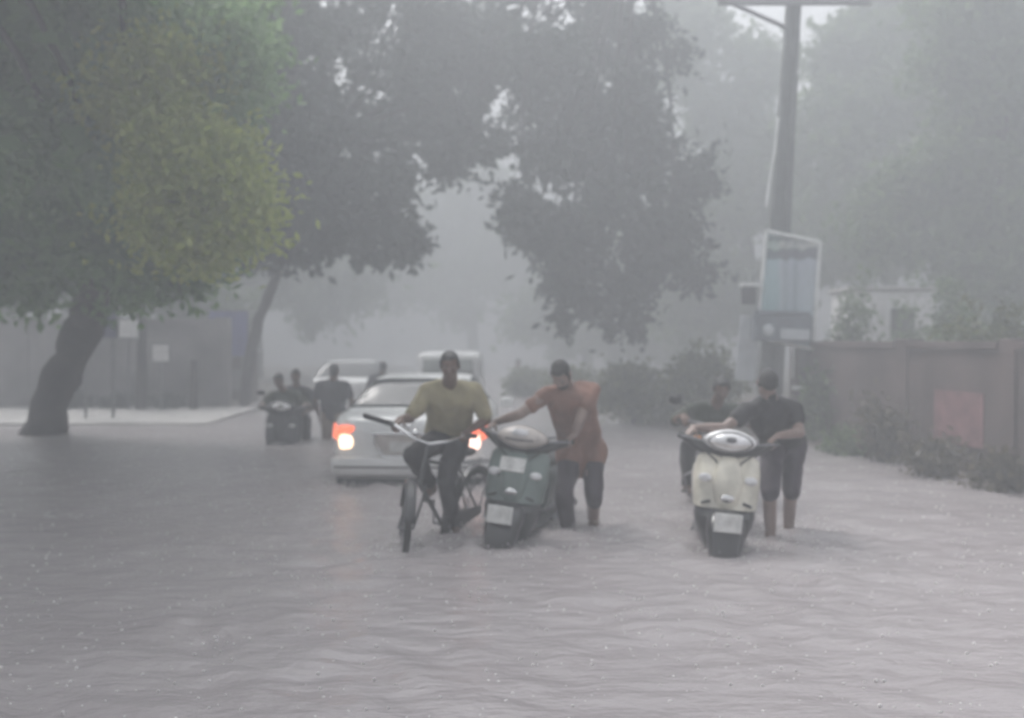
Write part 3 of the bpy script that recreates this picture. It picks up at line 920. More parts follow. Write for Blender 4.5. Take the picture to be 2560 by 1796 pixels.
class CarShell:
    def __init__(s, st):
        s.st = [np.array(q, float) for q in st]

    def ring(s, q):
        y, w_, zb, zs, wr, zt = q
        zm = zb + (zs - zb) * .5
        return np.array([(0, zb), (.8 * w_, zb), (.95 * w_, zb + .06), (w_, zb + (zs - zb) * .35), (w_, zm + .08), (.965 * w_, zs),
                         (wr + (.965 * w_ - wr) * .45, zs + .5 * (zt - zs)), (wr + (.965 * w_ - wr) * .1, zs + .88 * (zt - zs)), (wr * .82, zs + .985 * (zt - zs)), (0, zt)])

    def at(s, u, v, sx, off=0.0):
        def pt(u, v):
            n = len(s.st)
            i = min(int(u), n - 2)
            t = u - i
            q = crom(s.st[max(i - 1, 0)], s.st[i], s.st[i + 1], s.st[min(i + 2, n - 1)], t)
            rg = s.ring(q)
            j = min(int(v), 8)
            t2 = v - j
            p = crom(rg[max(j - 1, 0)], rg[j], rg[j + 1], rg[min(j + 2, 9)], t2)
            return np.array((p[0], q[0], p[1]))
        p = pt(u, v)
        if off:
            du = pt(min(u + .02, len(s.st) - 1), v) - pt(max(u - .02, 0), v)
            dv = pt(u, min(v + .03, 9)) - pt(u, max(v - .03, 0))
            nn = np.cross(dv, du)
            nn /= (np.linalg.norm(nn) + 1e-9)
            if nn[0] < -0.0 and p[0] > .05: nn = -nn
            if p[0] <= .3 and nn[2] < 0: nn = -nn
            p = p + nn * off
        return V((p[0] * sx, p[1], p[2]))

    def shell(s):
        rings = []
        n = len(s.st)
        vs = [k / 4 for k in range(0, 37)]
        us = [k / 6 for k in range(0, (n - 1) * 6 + 1)]
        for u in us:
            half = [s.at(u, v, 1) for v in vs]
            other = [V((-p.x, p.y, p.z)) for p in half[1:-1]][::-1]
            rings.append(half + other)
        c0 = sum(rings[0], V()) / len(rings[0])
        c1 = sum(rings[-1], V()) / len(rings[-1])
        rings = [[c0.lerp(p, .5) for p in rings[0]]] + rings + [[c1.lerp(p, .5) for p in rings[-1]]]
        return MB().loft(rings)

    def window(s, u0, u1, v0, v1, sx, off=.006):
        return MB().patch(lambda a, b: s.at(u0 + (u1 - u0) * a, v0 + (v1 - v0) * b, sx, off), 10, 8)

    def rear_window(s, u0, u1, v0, off=.006):
        def fn(a, b):
            u = u0 + (u1 - u0) * a
            v = v0 + (9 - v0) * (1 - abs(2 * b - 1))
            return s.at(u, v, 1 if b < .5 else -1, off)
        return MB().patch(fn, 10, 20)


def wheel(parent, c, r, wd, name='wheel', rim=.64, m=None, spokes=5):
    tb = MB().lathe_x([(-wd / 2, r * .66), (-wd / 2, r * .9), (-wd * .38, r * .985), (-wd * .15, r), (wd * .15, r), (wd * .38, r * .985), (wd / 2, r * .9), (wd / 2, r * .66)])
    w_ = tb.build(name, M['rubber'], parent, loc=c)
    rb = MB().lathe_x([(-wd * .42, r * .3), (-wd * .46, r * .65), (-wd * .3, r * .66), (wd * .3, r * .66), (wd * .46, r * .65), (wd * .42, r * .3)])
    rb.build('rim', m or M['metal'], w_)
    h = MB().lathe_x([(-wd * .55, .02), (-wd * .55, r * .28), (wd * .55, r * .28), (wd * .55, .02)])
    h.build('hub', m or M['metal'], w_)
    return w_


def sedan(name, label, loc, yaw, st, detail=True, wheels=((.78, .75), (.78, 3.25)), glass=None):
    root = empty(name, loc, (0, 0, yaw))
    tag(root, label, 'car')
    cs = CarShell(st)
    glass = glass or M['glass']
    cs.shell().build('body', M['carwhite'], root)
    return root, cs, glass


SED = [(0.0, .66, .44, .80, .55, .86), (0.05, .79, .38, .90, .64, .965), (.22, .835, .36, .96, .70, 1.02), (.62, .85, .3, .985, .74, 1.05), (1.15, .86, .2, .985, .57, 1.33), (1.6, .86, .2, .98, .56, 1.39),
       (2.3, .86, .2, .97, .55, 1.37), (3.0, .85, .2, .95, .66, 1.03), (3.6, .82, .2, .88, .62, .93), (4.0, .76, .25, .75, .55, .8), (4.08, .62, .36, .62, .48, .68)]
car, cs, gl = sedan('sedan_car', 'white sedan seen from behind with its tail lamps lit', V((-1.09, 11.45, -0.29)), R(-1.5), SED)
o = cs.rear_window(3.08, 4.22, 6.0 - .55)
o.build('rear_window', gl, car, solid=.004)
for sx in (-1, 1):
    cs.window(4.35, 5.25, 5.5, 7.3, sx).build('side_window', gl, car, solid=.004)
    cs.window(5.4, 6.5, 5.5, 7.3, sx).build('side_window', gl, car, solid=.004)
    tlm = MB().patch(lambda a, b: cs.at(0.75 + .95 * a, 4.25 + .6 * b, sx, .012), 10, 8)
    t_ = tlm.build('tail_lamp', M['red_lens'], car, solid=.02)
    MB().box((sx * .665, .035, .865), (.20, .10, .10), (0, 0, -sx * .25)).build('brake_lamp', M['red_lens'], car, bevel=.035)
    MB().box((sx * .668, .035, .735), (.18, .12, .17), (0, 0, -sx * .25)).build('reversing_lamp', M['lit_lens'] if sx < 0 else M['lit_pink'], car, bevel=.055)
    for yy in (.75, 3.2):
        wheel(car, (sx * .76, yy, .29), .29, .18)
    MB().box((sx * .95, 2.75, 1.0), (.17, .1, .13)).build('mirror', M['carwhite'], car, bevel=.03)
# plate recess with chrome rim
rc = [(-.36, .81), (.36, .81), (.36, .72), (.27, .585), (-.27, .585), (-.36, .72)]
MB().loft([[V((x, y_, z)) for x, z in rc] for y_ in (-.012, .06)]).build('plate_recess', M['sgrey'], car, smooth=False)
MB().tube([V((x, -.016, z)) for x, z in [rc[0], rc[5], rc[4], rc[3], rc[2], rc[1]]], .014, 8).build('chrome_trim', M['chrome'], car)
MB().tube([V((-.40, -.016, .825)), V((.40, -.016, .825))], .018, 8).build('chrome_strip', M['chrome'], car)
MB().box((0, -.022, .68), (.42, .012, .11)).build('number_plate', M['plate'], car, smooth=False, bevel=.004)
# bumper, valance and shut lines
MB().loft([[V((x * k, y_ + .05 * abs(x) ** 2.2, z)) for x in np.linspace(-.83, .83, 15)] for k, y_, z in ((.95, .02, .58), (1.0, -.055, .56), (1.0, -.065, .50), (.995, -.055, .42), (.97, -.01, .36))], closed=False).build('bumper', M['carwhite'], car, solid=.02)
MB().loft([[V((x * k, y_ + .05 * abs(x) ** 2.2, z)) for x in np.linspace(-.80, .80, 15)] for k, y_, z in ((1.0, -.074, .482), (1.0, -.074, .464))], closed=False).build('bumper_groove', M['plastic'], car, solid=.01)
MB().box((0, .25, .26), (1.56, .5, .24)).build('valance', M['plastic'], car, smooth=False, bevel=.03)
MB().tube([V((x, -.008 + .03 * abs(x), .578)) for x in np.linspace(-.6, .6, 9)], .006, 6).build('boot_seam', M['plastic'], car)
MB().tube([(.45, -.05, .22), (.45, .2, .22)], .03, 10).build('exhaust', M['metal'], car)
MB().lathe_x([(-.01, .002), (-.01, .035), (.01, .035), (.01, .002)], seg=16).build('emblem', M['chrome'], car, loc=(0, -.02, .90))

VAN = [(0.0, .70, .40, .92, .60, 1.45), (0.05, .76, .3, .95, .665, 1.60), (.2, .78, .26, .96, .69, 1.68), (.9, .79, .25, .97, .70, 1.72), (2.0, .79, .25, .97, .70, 1.72), (2.7, .79, .25, .96, .66, 1.66), (3.2, .78, .25, .95, .62, 1.15), (3.5, .72, .3, .8, .55, .9)]
van, cv, _ = sedan('white_van', 'boxy white van further down the road behind the cyclist', V(((1120 - 1280) / FPX * 24.5, 24.5, -0.46)), 0, VAN)
MB().loft([[V((x, -.035, 1.0)), V((x * .92, .005, 1.55))] for x in np.linspace(-.6, .6, 9)], closed=False).build('rear_window', M['paleglass'], van, solid=.01)
MB().tube([(-.66, -.03, .97), (.66, -.03, .97)], .014, 6).build('window_rail', M['carwhite'], van)
for sx in (-1, 1):
    cv.window(2.3, 3.3, 5.4, 7.0, sx).build('side_window', M['paleglass'], van, solid=.004)
    cv.window(3.5, 4.5, 5.4, 7.0, sx).build('side_window', M['paleglass'], van, solid=.004)
    MB().box((sx * .62, -.02, .8), (.12, .06, .28)).build('tail_lamp', M['amber'], van, bevel=.02)
    for yy in (.7, 2.8):
        wheel(van, (sx * .7, yy, .28), .28, .16)
c2, cs2, _ = sedan('hatchback_car', 'hazy white car behind the man in dark grey, its roof showing', V(((865 - 1280) / FPX * 26, 26, -0.46)), R(4),
                   [(q[0], q[1] * .96, q[2], q[3], q[4] * 1.12, q[5] + (.06 if q[5] > 1.2 else 0)) for q in SED])
cs2.rear_window(3.08, 4.22, 5.45).build('rear_window', gl, c2, solid=.004)
for sx in (-1, 1):
    cs2.window(4.35, 5.25, 5.5, 7.3, sx).build('side_window', gl, c2, solid=.004)
    cs2.window(5.4, 6.5, 5.5, 7.3, sx).build('side_window', gl, c2, solid=.004)
    MB().box((sx * .655, .035, .76), (.2, .1, .2), (0, 0, -sx * .25)).build('tail_lamp', M['amber'], c2, bevel=.03)
    for yy in (.75, 3.2):
        wheel(c2, (sx * .74, yy, .29), .29, .18)

# ------------------------------------------------------------------ two-wheelers
def sring(c, a, bf_, bb, n=20, p=2.4):
    """horizontal superellipse ring: half width a, front depth bf_, back depth bb"""
    out = []
    for k in range(n):
        q = 2 * math.pi * k / n
        x = math.copysign(abs(math.cos(q)) ** (2 / p), math.cos(q)) * a
        y = math.copysign(abs(math.sin(q)) ** (2 / p), math.sin(q))
        out.append(V((c[0] + x, c[1] + (y * bb if y > 0 else y * bf_), c[2])))
    return out


def vring(c, a, h0, h1, n=20, p=2.5):
    """upright ring across the length: half width a, below h0, above h1"""
    out = []
    for k in range(n):
        q = 2 * math.pi * k / n
        x = math.copysign(abs(math.cos(q)) ** (2 / p), math.cos(q)) * a
        z = math.copysign(abs(math.sin(q)) ** (2 / p), math.sin(q))
        out.append(V((c[0] + x, c[1], c[2] + (z * h1 if z > 0 else z * h0))))
    return out


def scooter(label, loc, yaw, roll, paint, cowl, plate=True, front_badge=True, lower=None, steer=0.0, lens=True, cat='scooter', mirrors=False):
    root = empty('scooter', loc, (0, roll, yaw))
    tag(root, label, cat)
    lower = lower or M['plastic']
    wheel(root, (0, -.62, .225), .225, .1)
    wheel(root, (0, .60, .225), .225, .11)
    # front fender hugging the wheel
    fb = MB()
    rings = []
    for k in range(15):
        a = R(-25 + 175 * k / 14)
        wd = .085 + .045 * math.sin(math.pi * k / 14)
        rr = .262
        ring = []
        for x, dr in ((-1, -.10), (-1, -.03), (-.75, .012), (0, .03), (.75, .012), (1, -.03), (1, -.10)):
            r_ = rr + dr
            ring.append(V((x * wd, -.62 - math.cos(a) * r_, .225 + math.sin(a) * r_)))
        rings.append(ring)
    fb.loft(rings, closed=False).build('front_fender', lower, root, solid=.008)
    for sx in (-1, 1):
        MB().tube([(sx * .075, -.60, .2), (sx * .07, -.50, .5), (sx * .04, -.46, .66)], .02, 8).build('fork', M['metal'], root)
    # apron
    ap = MB().loft([sring((0, -.46, .50), .185, .13, .045, p=3.2), sring((0, -.455, .52), .232, .155, .045, p=3.2), sring((0, -.44, .64), .245, .14, .04),
                    sring((0, -.42, .76), .245, .115, .04), sring((0, -.395, .86), .23, .085, .04), sring((0, -.375, .91), .19, .06, .035)])
    ap.build('apron', paint, root)
    # raised centre panel and side vents
    cp = MB().loft([sring((0, -.565, .51), .05, .04, .03), sring((0, -.585, .56), .085, .045, .03), sring((0, -.562, .70), .11, .04, .03), sring((0, -.515, .83), .085, .03, .03), sring((0, -.465, .89), .05, .02, .02)])
    cp.build('centre_panel', paint, root)
    if front_badge:
        MB().ell((0, -.633, .60), (.05, .012, .028)).build('badge', M['chrome'], root)
    for sx in (-1, 1):
        MB().ell((sx * .165, -.548, .73), (.05, .022, .032)).build('indicator', M['headlens'], root)
        MB().box((sx * .15, -.60, .56), (.07, .02, .02), (0, sx * .3, 0)).build('vent', M['plastic'], root, bevel=.005)
    if plate:
        MB().box((0, -.90, .465), (.195, .012, .132), (R(-6), 0, 0)).build('number_plate', M['plate'], root, smooth=False, bevel=.006)
        MB().box((0, -.80, .475), (.06, .2, .03)).build('plate_bracket', M['plastic'], root, smooth=False)
    # lower beak under the apron
    MB().loft([sring((0, -.45, .20), .12, .10, .12), sring((0, -.47, .28), .165, .13, .12), sring((0, -.49, .38), .205, .17, .1), sring((0, -.49, .46), .225, .17, .1), sring((0, -.47, .515), .215, .13, .08)]).build('nose_panel', lower, root)
    # steering head
    st = empty('steering', (0, -.38, 0), (0, 0, steer))
    # cowl with its headlamp
    cw = MB().loft([vring((0, -.54, 1.0), .05, .03, .03, p=1.9), vring((0, -.52, 1.0), .14, .06, .062, p=1.8), vring((0, -.47, 1.0), .19, .085, .09, p=1.7), vring((0, -.40, .995), .205, .085, .095, p=1.7), vring((0, -.32, .985), .17, .075, .075), vring((0, -.26, .985), .10, .04, .05)])
    bpy.data.objects.remove(st)
    cw.build('handlebar_cowl', cowl, root)
    hl = MB().loft([vring((0, -.567, 1.005), .02, .015, .015, p=1.8), vring((0, -.56, 1.005), .07, .035, .036, p=1.8), vring((0, -.535, 1.005), .125, .052, .055, p=1.7), vring((0, -.50, 1.0), .158, .066, .07, p=1.7)])
    if not lens:
        MB().loft([vring((0, -.555, 1.045), .02, .012, .012), vring((0, -.545, 1.045), .06, .026, .026), vring((0, -.50, 1.045), .07, .03, .03)]).build('headlamp', M['headlens'], root)
        MB().tube([(-.16, -.475, 1.0), (-.1, -.528, .992), (0, -.55, .988), (.1, -.528, .992), (.16, -.475, 1.0)], .007, 6).build('cowl_seam', M['plastic'], root)
    if lens:
        MB().tube([(-.145, -.515, .985), (-.08, -.553, .978), (0, -.566, .975), (.08, -.553, .978), (.145, -.515, .985)], .007, 6).build('lamp_divider', M['sgrey'], root)
        MB().ell((0, -.566, 1.02), (.04, .008, .022)).build('bulb_shroud', M['metal'], root)
        hl.build('headlamp', M['headlens'], root)
        rg = vring((0, -.503, 1.0), .162, .07, .074, p=1.7)
        MB().tube(rg + [rg[0]], .006, 6).build('headlamp_rim', M['plastic'], root)
    MB().tube([(-.36, -.26, 1.0), (-.29, -.30, .975), (-.18, -.38, .93), (0, -.43, .895), (.18, -.38, .93), (.29, -.30, .975), (.36, -.26, 1.0)], [.02, .032, .045, .052, .045, .032, .02], 12).build('handlebar', M['plastic'], root)
    MB().tube([(0, -.40, .86), (0, -.385, .95)], .06, 12).build('steering_neck', M['plastic'], root)
    for sx in (-1, 1):
        MB().tube([(sx * .22, -.33, .965), (sx * .37, -.255, 1.002)], .024, 10).build('grip', M['rubber'], root)
        MB().tube([(sx * .17, -.38, .985), (sx * .25, -.385, .99), (sx * .37, -.33, 1.0)], .008, 6).build('brake_lever', M['metal'], root)
        MB().tube([(sx * .30, -.33, .99), (sx * .2, -.45, .93), (sx * .1, -.50, .86), (sx * .06, -.47, .8)], .006, 6).build('cable', M['plastic'], root)
        if not mirrors:
            continue
        mr = MB().tube([(sx * .19, -.34, 1.03), (sx * .26, -.33, 1.12), (sx * .30, -.32, 1.17)], .007, 6).build('mirror', M['plastic'], root)
        MB().ell((sx * .33, -.32, 1.2), (.065, .018, .042)).build('mirror_head', M['plastic'], mr)
    # floorboard, rear body, seat
    MB().loft([vring((0, -.42, .30), .16, .04, .03), vring((0, -.2, .285), .185, .05, .03), vring((0, .1, .285), .19, .05, .03), vring((0, .2, .3), .16, .05, .05)]).build('floorboard', lower, root)
    MB().loft([vring((0, .13, .5), .14, .18, .2), vring((0, .2, .52), .17, .2, .21), vring((0, .45, .56), .205, .2, .19), vring((0, .7, .62), .2, .17, .15), vring((0, .9, .68), .13, .1, .09), vring((0, 1.0, .7), .05, .04, .04)]).build('rear_body', paint, root)
    MB().loft([vring((0, .06, .74), .09, .03, .02), vring((0, .12, .75), .13, .05, .04), vring((0, .35, .76), .15, .05, .045), vring((0, .6, .785), .15, .05, .06), vring((0, .8, .79), .12, .04, .05), vring((0, .88, .78), .08, .03, .03)]).build('seat', M['seat'], root)
    MB().tube([(-.13, .62, .80), (-.15, .85, .85), (0, 1.0, .87), (.15, .85, .85), (.13, .62, .80)], .013, 8).build('grab_rail', M['metal'], root)
    MB().box((0, .98, .64), (.2, .06, .08)).build('tail_lamp', M['amber'], root, bevel=.02)
    MB().box((0.02, .45, .27), (.22, .5, .2)).build('engine', M['metal'], root, bevel=.04)
    MB().tube([(.16, .3, .25), (.19, .5, .26), (.2, .95, .32)], [.03, .05, .055], 12).build('silencer', M['metal'], root)
    MB().tube([(-.16, .25, .24), (-.27, .33, .03), (-.27, .4, .01)], .012, 6).build('side_stand', M['metal'], root)
    return root


s_green = scooter('sea green scooter with a pale cowl and white plate, pushed by the man in orange', V((0.075, 8.82, -0.22)), R(-14), R(6.5), M['sgreen'], M['sgrey'], lower=M['sdark'], lens=False)
MB().box((-.02, -.575, .80), (.20, .012, .115), (R(-22), 0, 0)).build('white_sticker', M['plate'], s_green, smooth=False, bevel=.006)
s_cream = scooter('cream scooter with a large headlamp, pushed by the man in black at right', V((1.585, 8.45, -0.22)), R(-7), R(5), M['scream'], M['headlens'], lower=M['sdark'])
s_far = scooter('small dark scooter with two riders in the far left water', V(((712 - 1280) / FPX * 16.4, 16.4, -0.46)), R(4), R(1), M['sdark'], M['sdark'], plate=False, front_badge=False, mirrors=True)


def motorcycle(label, loc, yaw, roll):
    root = empty('motorcycle', loc, (0, roll, yaw))
    tag(root, label, 'motorcycle')
    wheel(root, (0, -.66, .3), .3, .09)
    wheel(root, (0, .62, .3), .3, .11)
    rings = []
    for k in range(13):
        a = R(20 + 130 * k / 12)
        rings.append([V((x * .07, -.66 - math.cos(a) * (.335 + d), .3 + math.sin(a) * (.335 + d))) for x, d in ((-1, -.05), (-.8, 0), (0, .012), (.8, 0), (1, -.05))])
    MB().loft(rings, closed=False).build('front_fender', M['sdark'], root, solid=.006)
    for sx in (-1, 1):
        MB().tube([(sx * .09, -.66, .3), (sx * .09, -.5, .75), (sx * .09, -.44, .92)], [.024, .022, .018], 10).build('fork', M['metal'], root)
        MB().tube([(sx * .22, -.36, 1.0), (sx * .37, -.3, 1.01)], .02, 8).build('grip', M['rubber'], root)
        mr = MB().tube([(sx * .23, -.4, 1.02), (sx * .3, -.4, 1.15), (sx * .36, -.39, 1.18)], .007, 6).build('mirror', M['plastic'], root)
        MB().ell((sx * .40, -.39, 1.2), (.065, .016, .04)).build('mirror_head', M['plastic'], mr)
        MB().ell((sx * .2, -.5, .86), (.045, .04, .03)).build('indicator', M['amber'], root)
        MB().tube([(sx * .05, -.2, .36), (sx * .3, -.22, .33)], .014, 8).build('foot_peg', M['rubber'], root)
    MB().tube([(-.37, -.30, 1.01), (-.2, -.40, 1.0), (0, -.44, .95), (.2, -.40, 1.0), (.37, -.30, 1.01)], .012, 8).build('handlebar', M['metal'], root)
    MB().loft([vring((0, -.60, .86), .03, .03, .03), vring((0, -.585, .86), .08, .08, .08), vring((0, -.54, .86), .105, .105, .11), vring((0, -.45, .87), .09, .09, .1)]).build('headlamp', M['sdark'], root)
    MB().tube([(-.06, -.42, .25), (-.26, -.43, .33), (-.3, -.43, .5), (-.08, -.43, .62), (.08, -.43, .62), (.3, -.43, .5), (.26, -.43, .33), (.06, -.42, .25)], .014, 8).build('crash_guard', M['metal'], root)
    MB().loft([vring((0, -.38, .82), .08, .06, .05), vring((0, -.28, .82), .14, .09, .09), vring((0, -.1, .81), .155, .09, .1), vring((0, .08, .78), .11, .06, .06)]).build('tank', M['sdark'], root)
    MB().loft([vring((0, .05, .76), .09, .03, .03), vring((0, .2, .76), .13, .04, .04), vring((0, .6, .80), .13, .04, .04), vring((0, .82, .82), .08, .03, .03)]).build('seat', M['seat'], root)
    MB().loft([vring((0, .1, .62), .1, .1, .08), vring((0, .4, .65), .12, .08, .08), vring((0, .85, .76), .07, .04, .04)]).build('side_panel', M['sdark'], root)
    MB().loft([vring((0, -.3, .42), .1, .12, .1), vring((0, -.1, .42), .16, .16, .18), vring((0, .15, .42), .15, .16, .15), vring((0, .25, .42), .08, .1, .1)]).build('engine', M['metal'], root)
    MB().tube([(.12, -.3, .35), (.16, -.1, .22), (.17, .3, .24), (.18, .85, .33)], [.02, .025, .045, .05], 10).build('silencer', M['metal'], root)
    return root


moto = motorcycle('dark motorcycle half hidden behind the cream scooter', V(((1775 - 1280) / FPX * 10.4, 10.4, -0.24)), R(-4), R(2))


def bicycle(label, loc, yaw, roll, steer):
    root = empty('bicycle', loc, (0, roll, yaw))
    tag(root, label, 'bicycle')

    def bwheel(c, rot=0.0, parent=root):
        t_ = MB().lathe_x([(-.024, .308), (-.024, .33), (0, .344), (.024, .33), (.024, .308)], seg=40).build('wheel', M['rubber'], parent, loc=c)
        t_.rotation_euler = (0, 0, rot)
        MB().lathe_x([(-.014, .298), (-.016, .316), (.016, .316), (.014, .298)], seg=40).build('rim', M['metal'], t_)
        MB().lathe_x([(-.045, .004), (-.045, .02), (.045, .02), (.045, .004)], seg=14).build('hub', M['metal'], t_)
        sp = MB()
        for k in range(28):
            a = 2 * math.pi * k / 28
            sp.tube([(.03 * (1 if k % 2 else -1), math.cos(a + .2) * .02, math.sin(a + .2) * .02), (0, math.cos(a) * .3, math.sin(a) * .3)], .0018, 4)
        sp.build('spokes', M['metal'], t_)
        return t_
    bwheel((0, -.55, .34), steer)
    bwheel((0, .53, .34))
    for c, rot, a0, a1 in (((0, -.55, .34), steer, 20, 165), ((0, .53, .34), 0, 10, 185)):
        rings = []
        for k in range(17):
            a = R(a0 + (a1 - a0) * k / 16)
            rings.append([V((x * .04, -math.cos(a) * (.372 + d), math.sin(a) * (.37 + d))) for x, d in ((-1, -.018), (-.6, 0), (.6, 0), (1, -.018))])
        o_ = MB().loft(rings, closed=False).build('mudguard', M['sdark'], root, solid=.004, loc=c)
        o_.rotation_euler = (0, 0, rot)
    f = MB()
    bb, seat, head, hb = (0, .02, .29), (0, .2, .78), (0, -.36, .84), (0, -.40, .66)
    f.tube([bb, seat], .015, 8).tube([head, hb], .018, 8).tube([(0, .18, .74), head], .015, 8).tube([bb, hb], .016, 8)
    for sx in (-1, 1):
        f.tube([(sx * .02, .02, .29), (sx * .055, .53, .34)], .009, 6).tube([(sx * .015, .18, .74), (sx * .055, .53, .34)], .009, 6)
    f.build('frame', M['sdark'], root)
    fk = MB()
    for sx in (-1, 1):
        d_ = Matrix.Rotation(steer, 3, 'Z') @ V((sx * .055, 0, 0))
        fk.tube([V((0, -.40, .66)) + d_ * .8, V((0, -.43, .6)) + d_, V((0, -.55, .34)) + d_], .011, 8)
    fk.tube([(0, -.40, .66), (0, -.335, .96)], .013, 8)
    fk.build('fork', M['sdark'], root)
    MB().loft([vring((0, .02, .83), .025, .015, .02), vring((0, .12, .84), .05, .02, .025), vring((0, .24, .85), .10, .025, .035), vring((0, .32, .86), .09, .02, .03)]).build('saddle', M['seat'], root)
    cr = MB().lathe_x([(-.004, .03), (-.004, .09), (.004, .09), (.004, .03)], c=(.05, .02, .29), seg=24)
    cr.tube([(.07, .02, .29), (.075, .05, .125)], .009, 6).tube([(-.07, .02, .29), (-.075, -.01, .455)], .009, 6).tube([(-.075, .02, .29), (.075, .02, .29)], .014, 8)
    cr.build('crank', M['metal'], root)
    MB().box((.125, .05, .12), (.09, .07, .022)).build('pedal', M['rubber'], root, bevel=.005)
    MB().box((-.125, -.01, .46), (.09, .07, .022)).build('pedal', M['rubber'], root, bevel=.005)
    cg = MB().loft([[V((.058 + .012 * s_, y_, z_)) for s_, (y_, z_) in zip((0, 1, 1, 0), ((y0, z0 - h), (y0, z0 - h), (y0, z0 + h), (y0, z0 + h)))] for y0, z0, h in ((-.1, .29, .06), (.02, .29, .1), (.2, .3, .075), (.45, .335, .05), (.58, .34, .03))])
    cg.build('chain_guard', M['sdark'], root)
    ca_ = MB()
    for x in (-.06, -.02, .02, .06):
        ca_.tube([(x, .34, .74), (x, .75, .74)], .006, 6)
    for sx in (-1, 1):
        ca_.tube([(sx * .06, .72, .74), (sx * .06, .55, .36)], .006, 6)
    ca_.build('carrier', M['metal'], root)
    return root


bk = bicycle('black roadster bicycle ridden through the water by the cyclist in khaki', V((-.60, 8.55, -.22)), R(-25), R(7), R(33))
Minv = wmat(bk).inverted()
gL, gR = P(985, 1062, 8.22), P(1158, 1090, 8.42)
stem = wmat(bk) @ V((0, -.33, .965))
# swept handlebar through both hands
e1 = (gR - gL).normalized()
pts = [gL - e1 * .14 + V((0, .12, .01)), gL, gL.lerp(stem, .5) + V((0, -.02, -.015)), stem, gR.lerp(stem, .5) + V((0, -.02, -.015)), gR, gR + e1 * .1 + V((0, .14, 0))]
MB().tube([Minv @ p for p in pts], .0135, 8).build('handlebar', M['chrome'], bk)
MB().tube([Minv @ p for p in (pts[0] - e1 * .12 + V((0, .02, .01)), pts[1])], .02, 8).build('grip', M['rubber'], bk)
MB().tube([Minv @ p for p in (pts[5], pts[6])], .02, 8).build('grip', M['rubber'], bk)
MB().lathe_x([(0, .004), (.0, .03), (.02, .028), (.035, .01)], seg=14).build('bell', M['chrome'], bk, loc=Minv @ (gL.lerp(stem, .6) + V((0, -.03, .03))))


# ------------------------------------------------------------------ people
def remeshed(mb, voxel, it=5, crease=0.0, seed=0):
    me = mb.mesh('tmp')
    o = bpy.data.objects.new('tmp', me)
    COL.objects.link(o)
    m = o.modifiers.new('r', 'REMESH')
    m.mode = 'VOXEL'
    m.voxel_size = voxel
    s = o.modifiers.new('s', 'SMOOTH')
    s.iterations = it
    s.factor = 0.5
    dg = bpy.context.evaluated_depsgraph_get()
    dg.update()
    me2 = bpy.data.meshes.new_from_object(o.evaluated_get(dg))
    bpy.data.objects.remove(o)
    if crease:
        co = np.empty(len(me2.vertices) * 3, np.float32)
        no = np.empty(len(me2.vertices) * 3, np.float32)
        me2.vertices.foreach_get('co', co)
        me2.vertex_normals.foreach_get('vector', no)
        co, no = co.reshape(-1, 3), no.reshape(-1, 3)
        off = V((seed * 3.1, seed * 1.7, 0))
        d = np.array([noise.noise(V((p[0] * 9, p[1] * 9, p[2] * 5 + p[0] * 5)) + off) + .5 * noise.noise(V((p[0] * 20, p[1] * 20, p[2] * 11)) + off) for p in co.tolist()])
        co += no * (d * crease)[:, None]
        me2.vertices.foreach_set('co', co.ravel())
    me2.polygons.foreach_set('use_smooth', [True] * len(me2.polygons))
    me2.update()
    return me2


def hand(mb, w_, d, n, side):
    d, n = V(d).normalized(), V(n)
    n = (n - d * n.dot(d)).normalized()
    l = d.cross(n) * side
    for k, (o_, ln) in enumerate(((-.030, .92), (-.010, 1.0), (.010, .97), (.029, .8))):
        kn = w_ + d * (.088 if k in (1, 2) else .082) + l * o_
        mb.cap(w_ + l * o_ * .55 + d * .012, .017, kn, .0125, 8)
        p = kn
        for sg, (ang, L) in enumerate(((25, .040), (80, .027), (130, .021))):
            q = p + (d * math.cos(R(ang)) + n * math.sin(R(ang))) * (L * ln)
            mb.cap(p, .0105 - .001 * sg, q, .0095 - .001 * sg, 8)
            p = q
    b0 = w_ + d * .025 - l * .028
    t1 = b0 + (d * .6 - l * .55 + n * .5).normalized() * .045
    mb.cap(b0, .014, t1, .0115, 8)
    mb.cap(t1, .0115, t1 + (d * .55 + n * .8).normalized() * .032, .0095, 8)


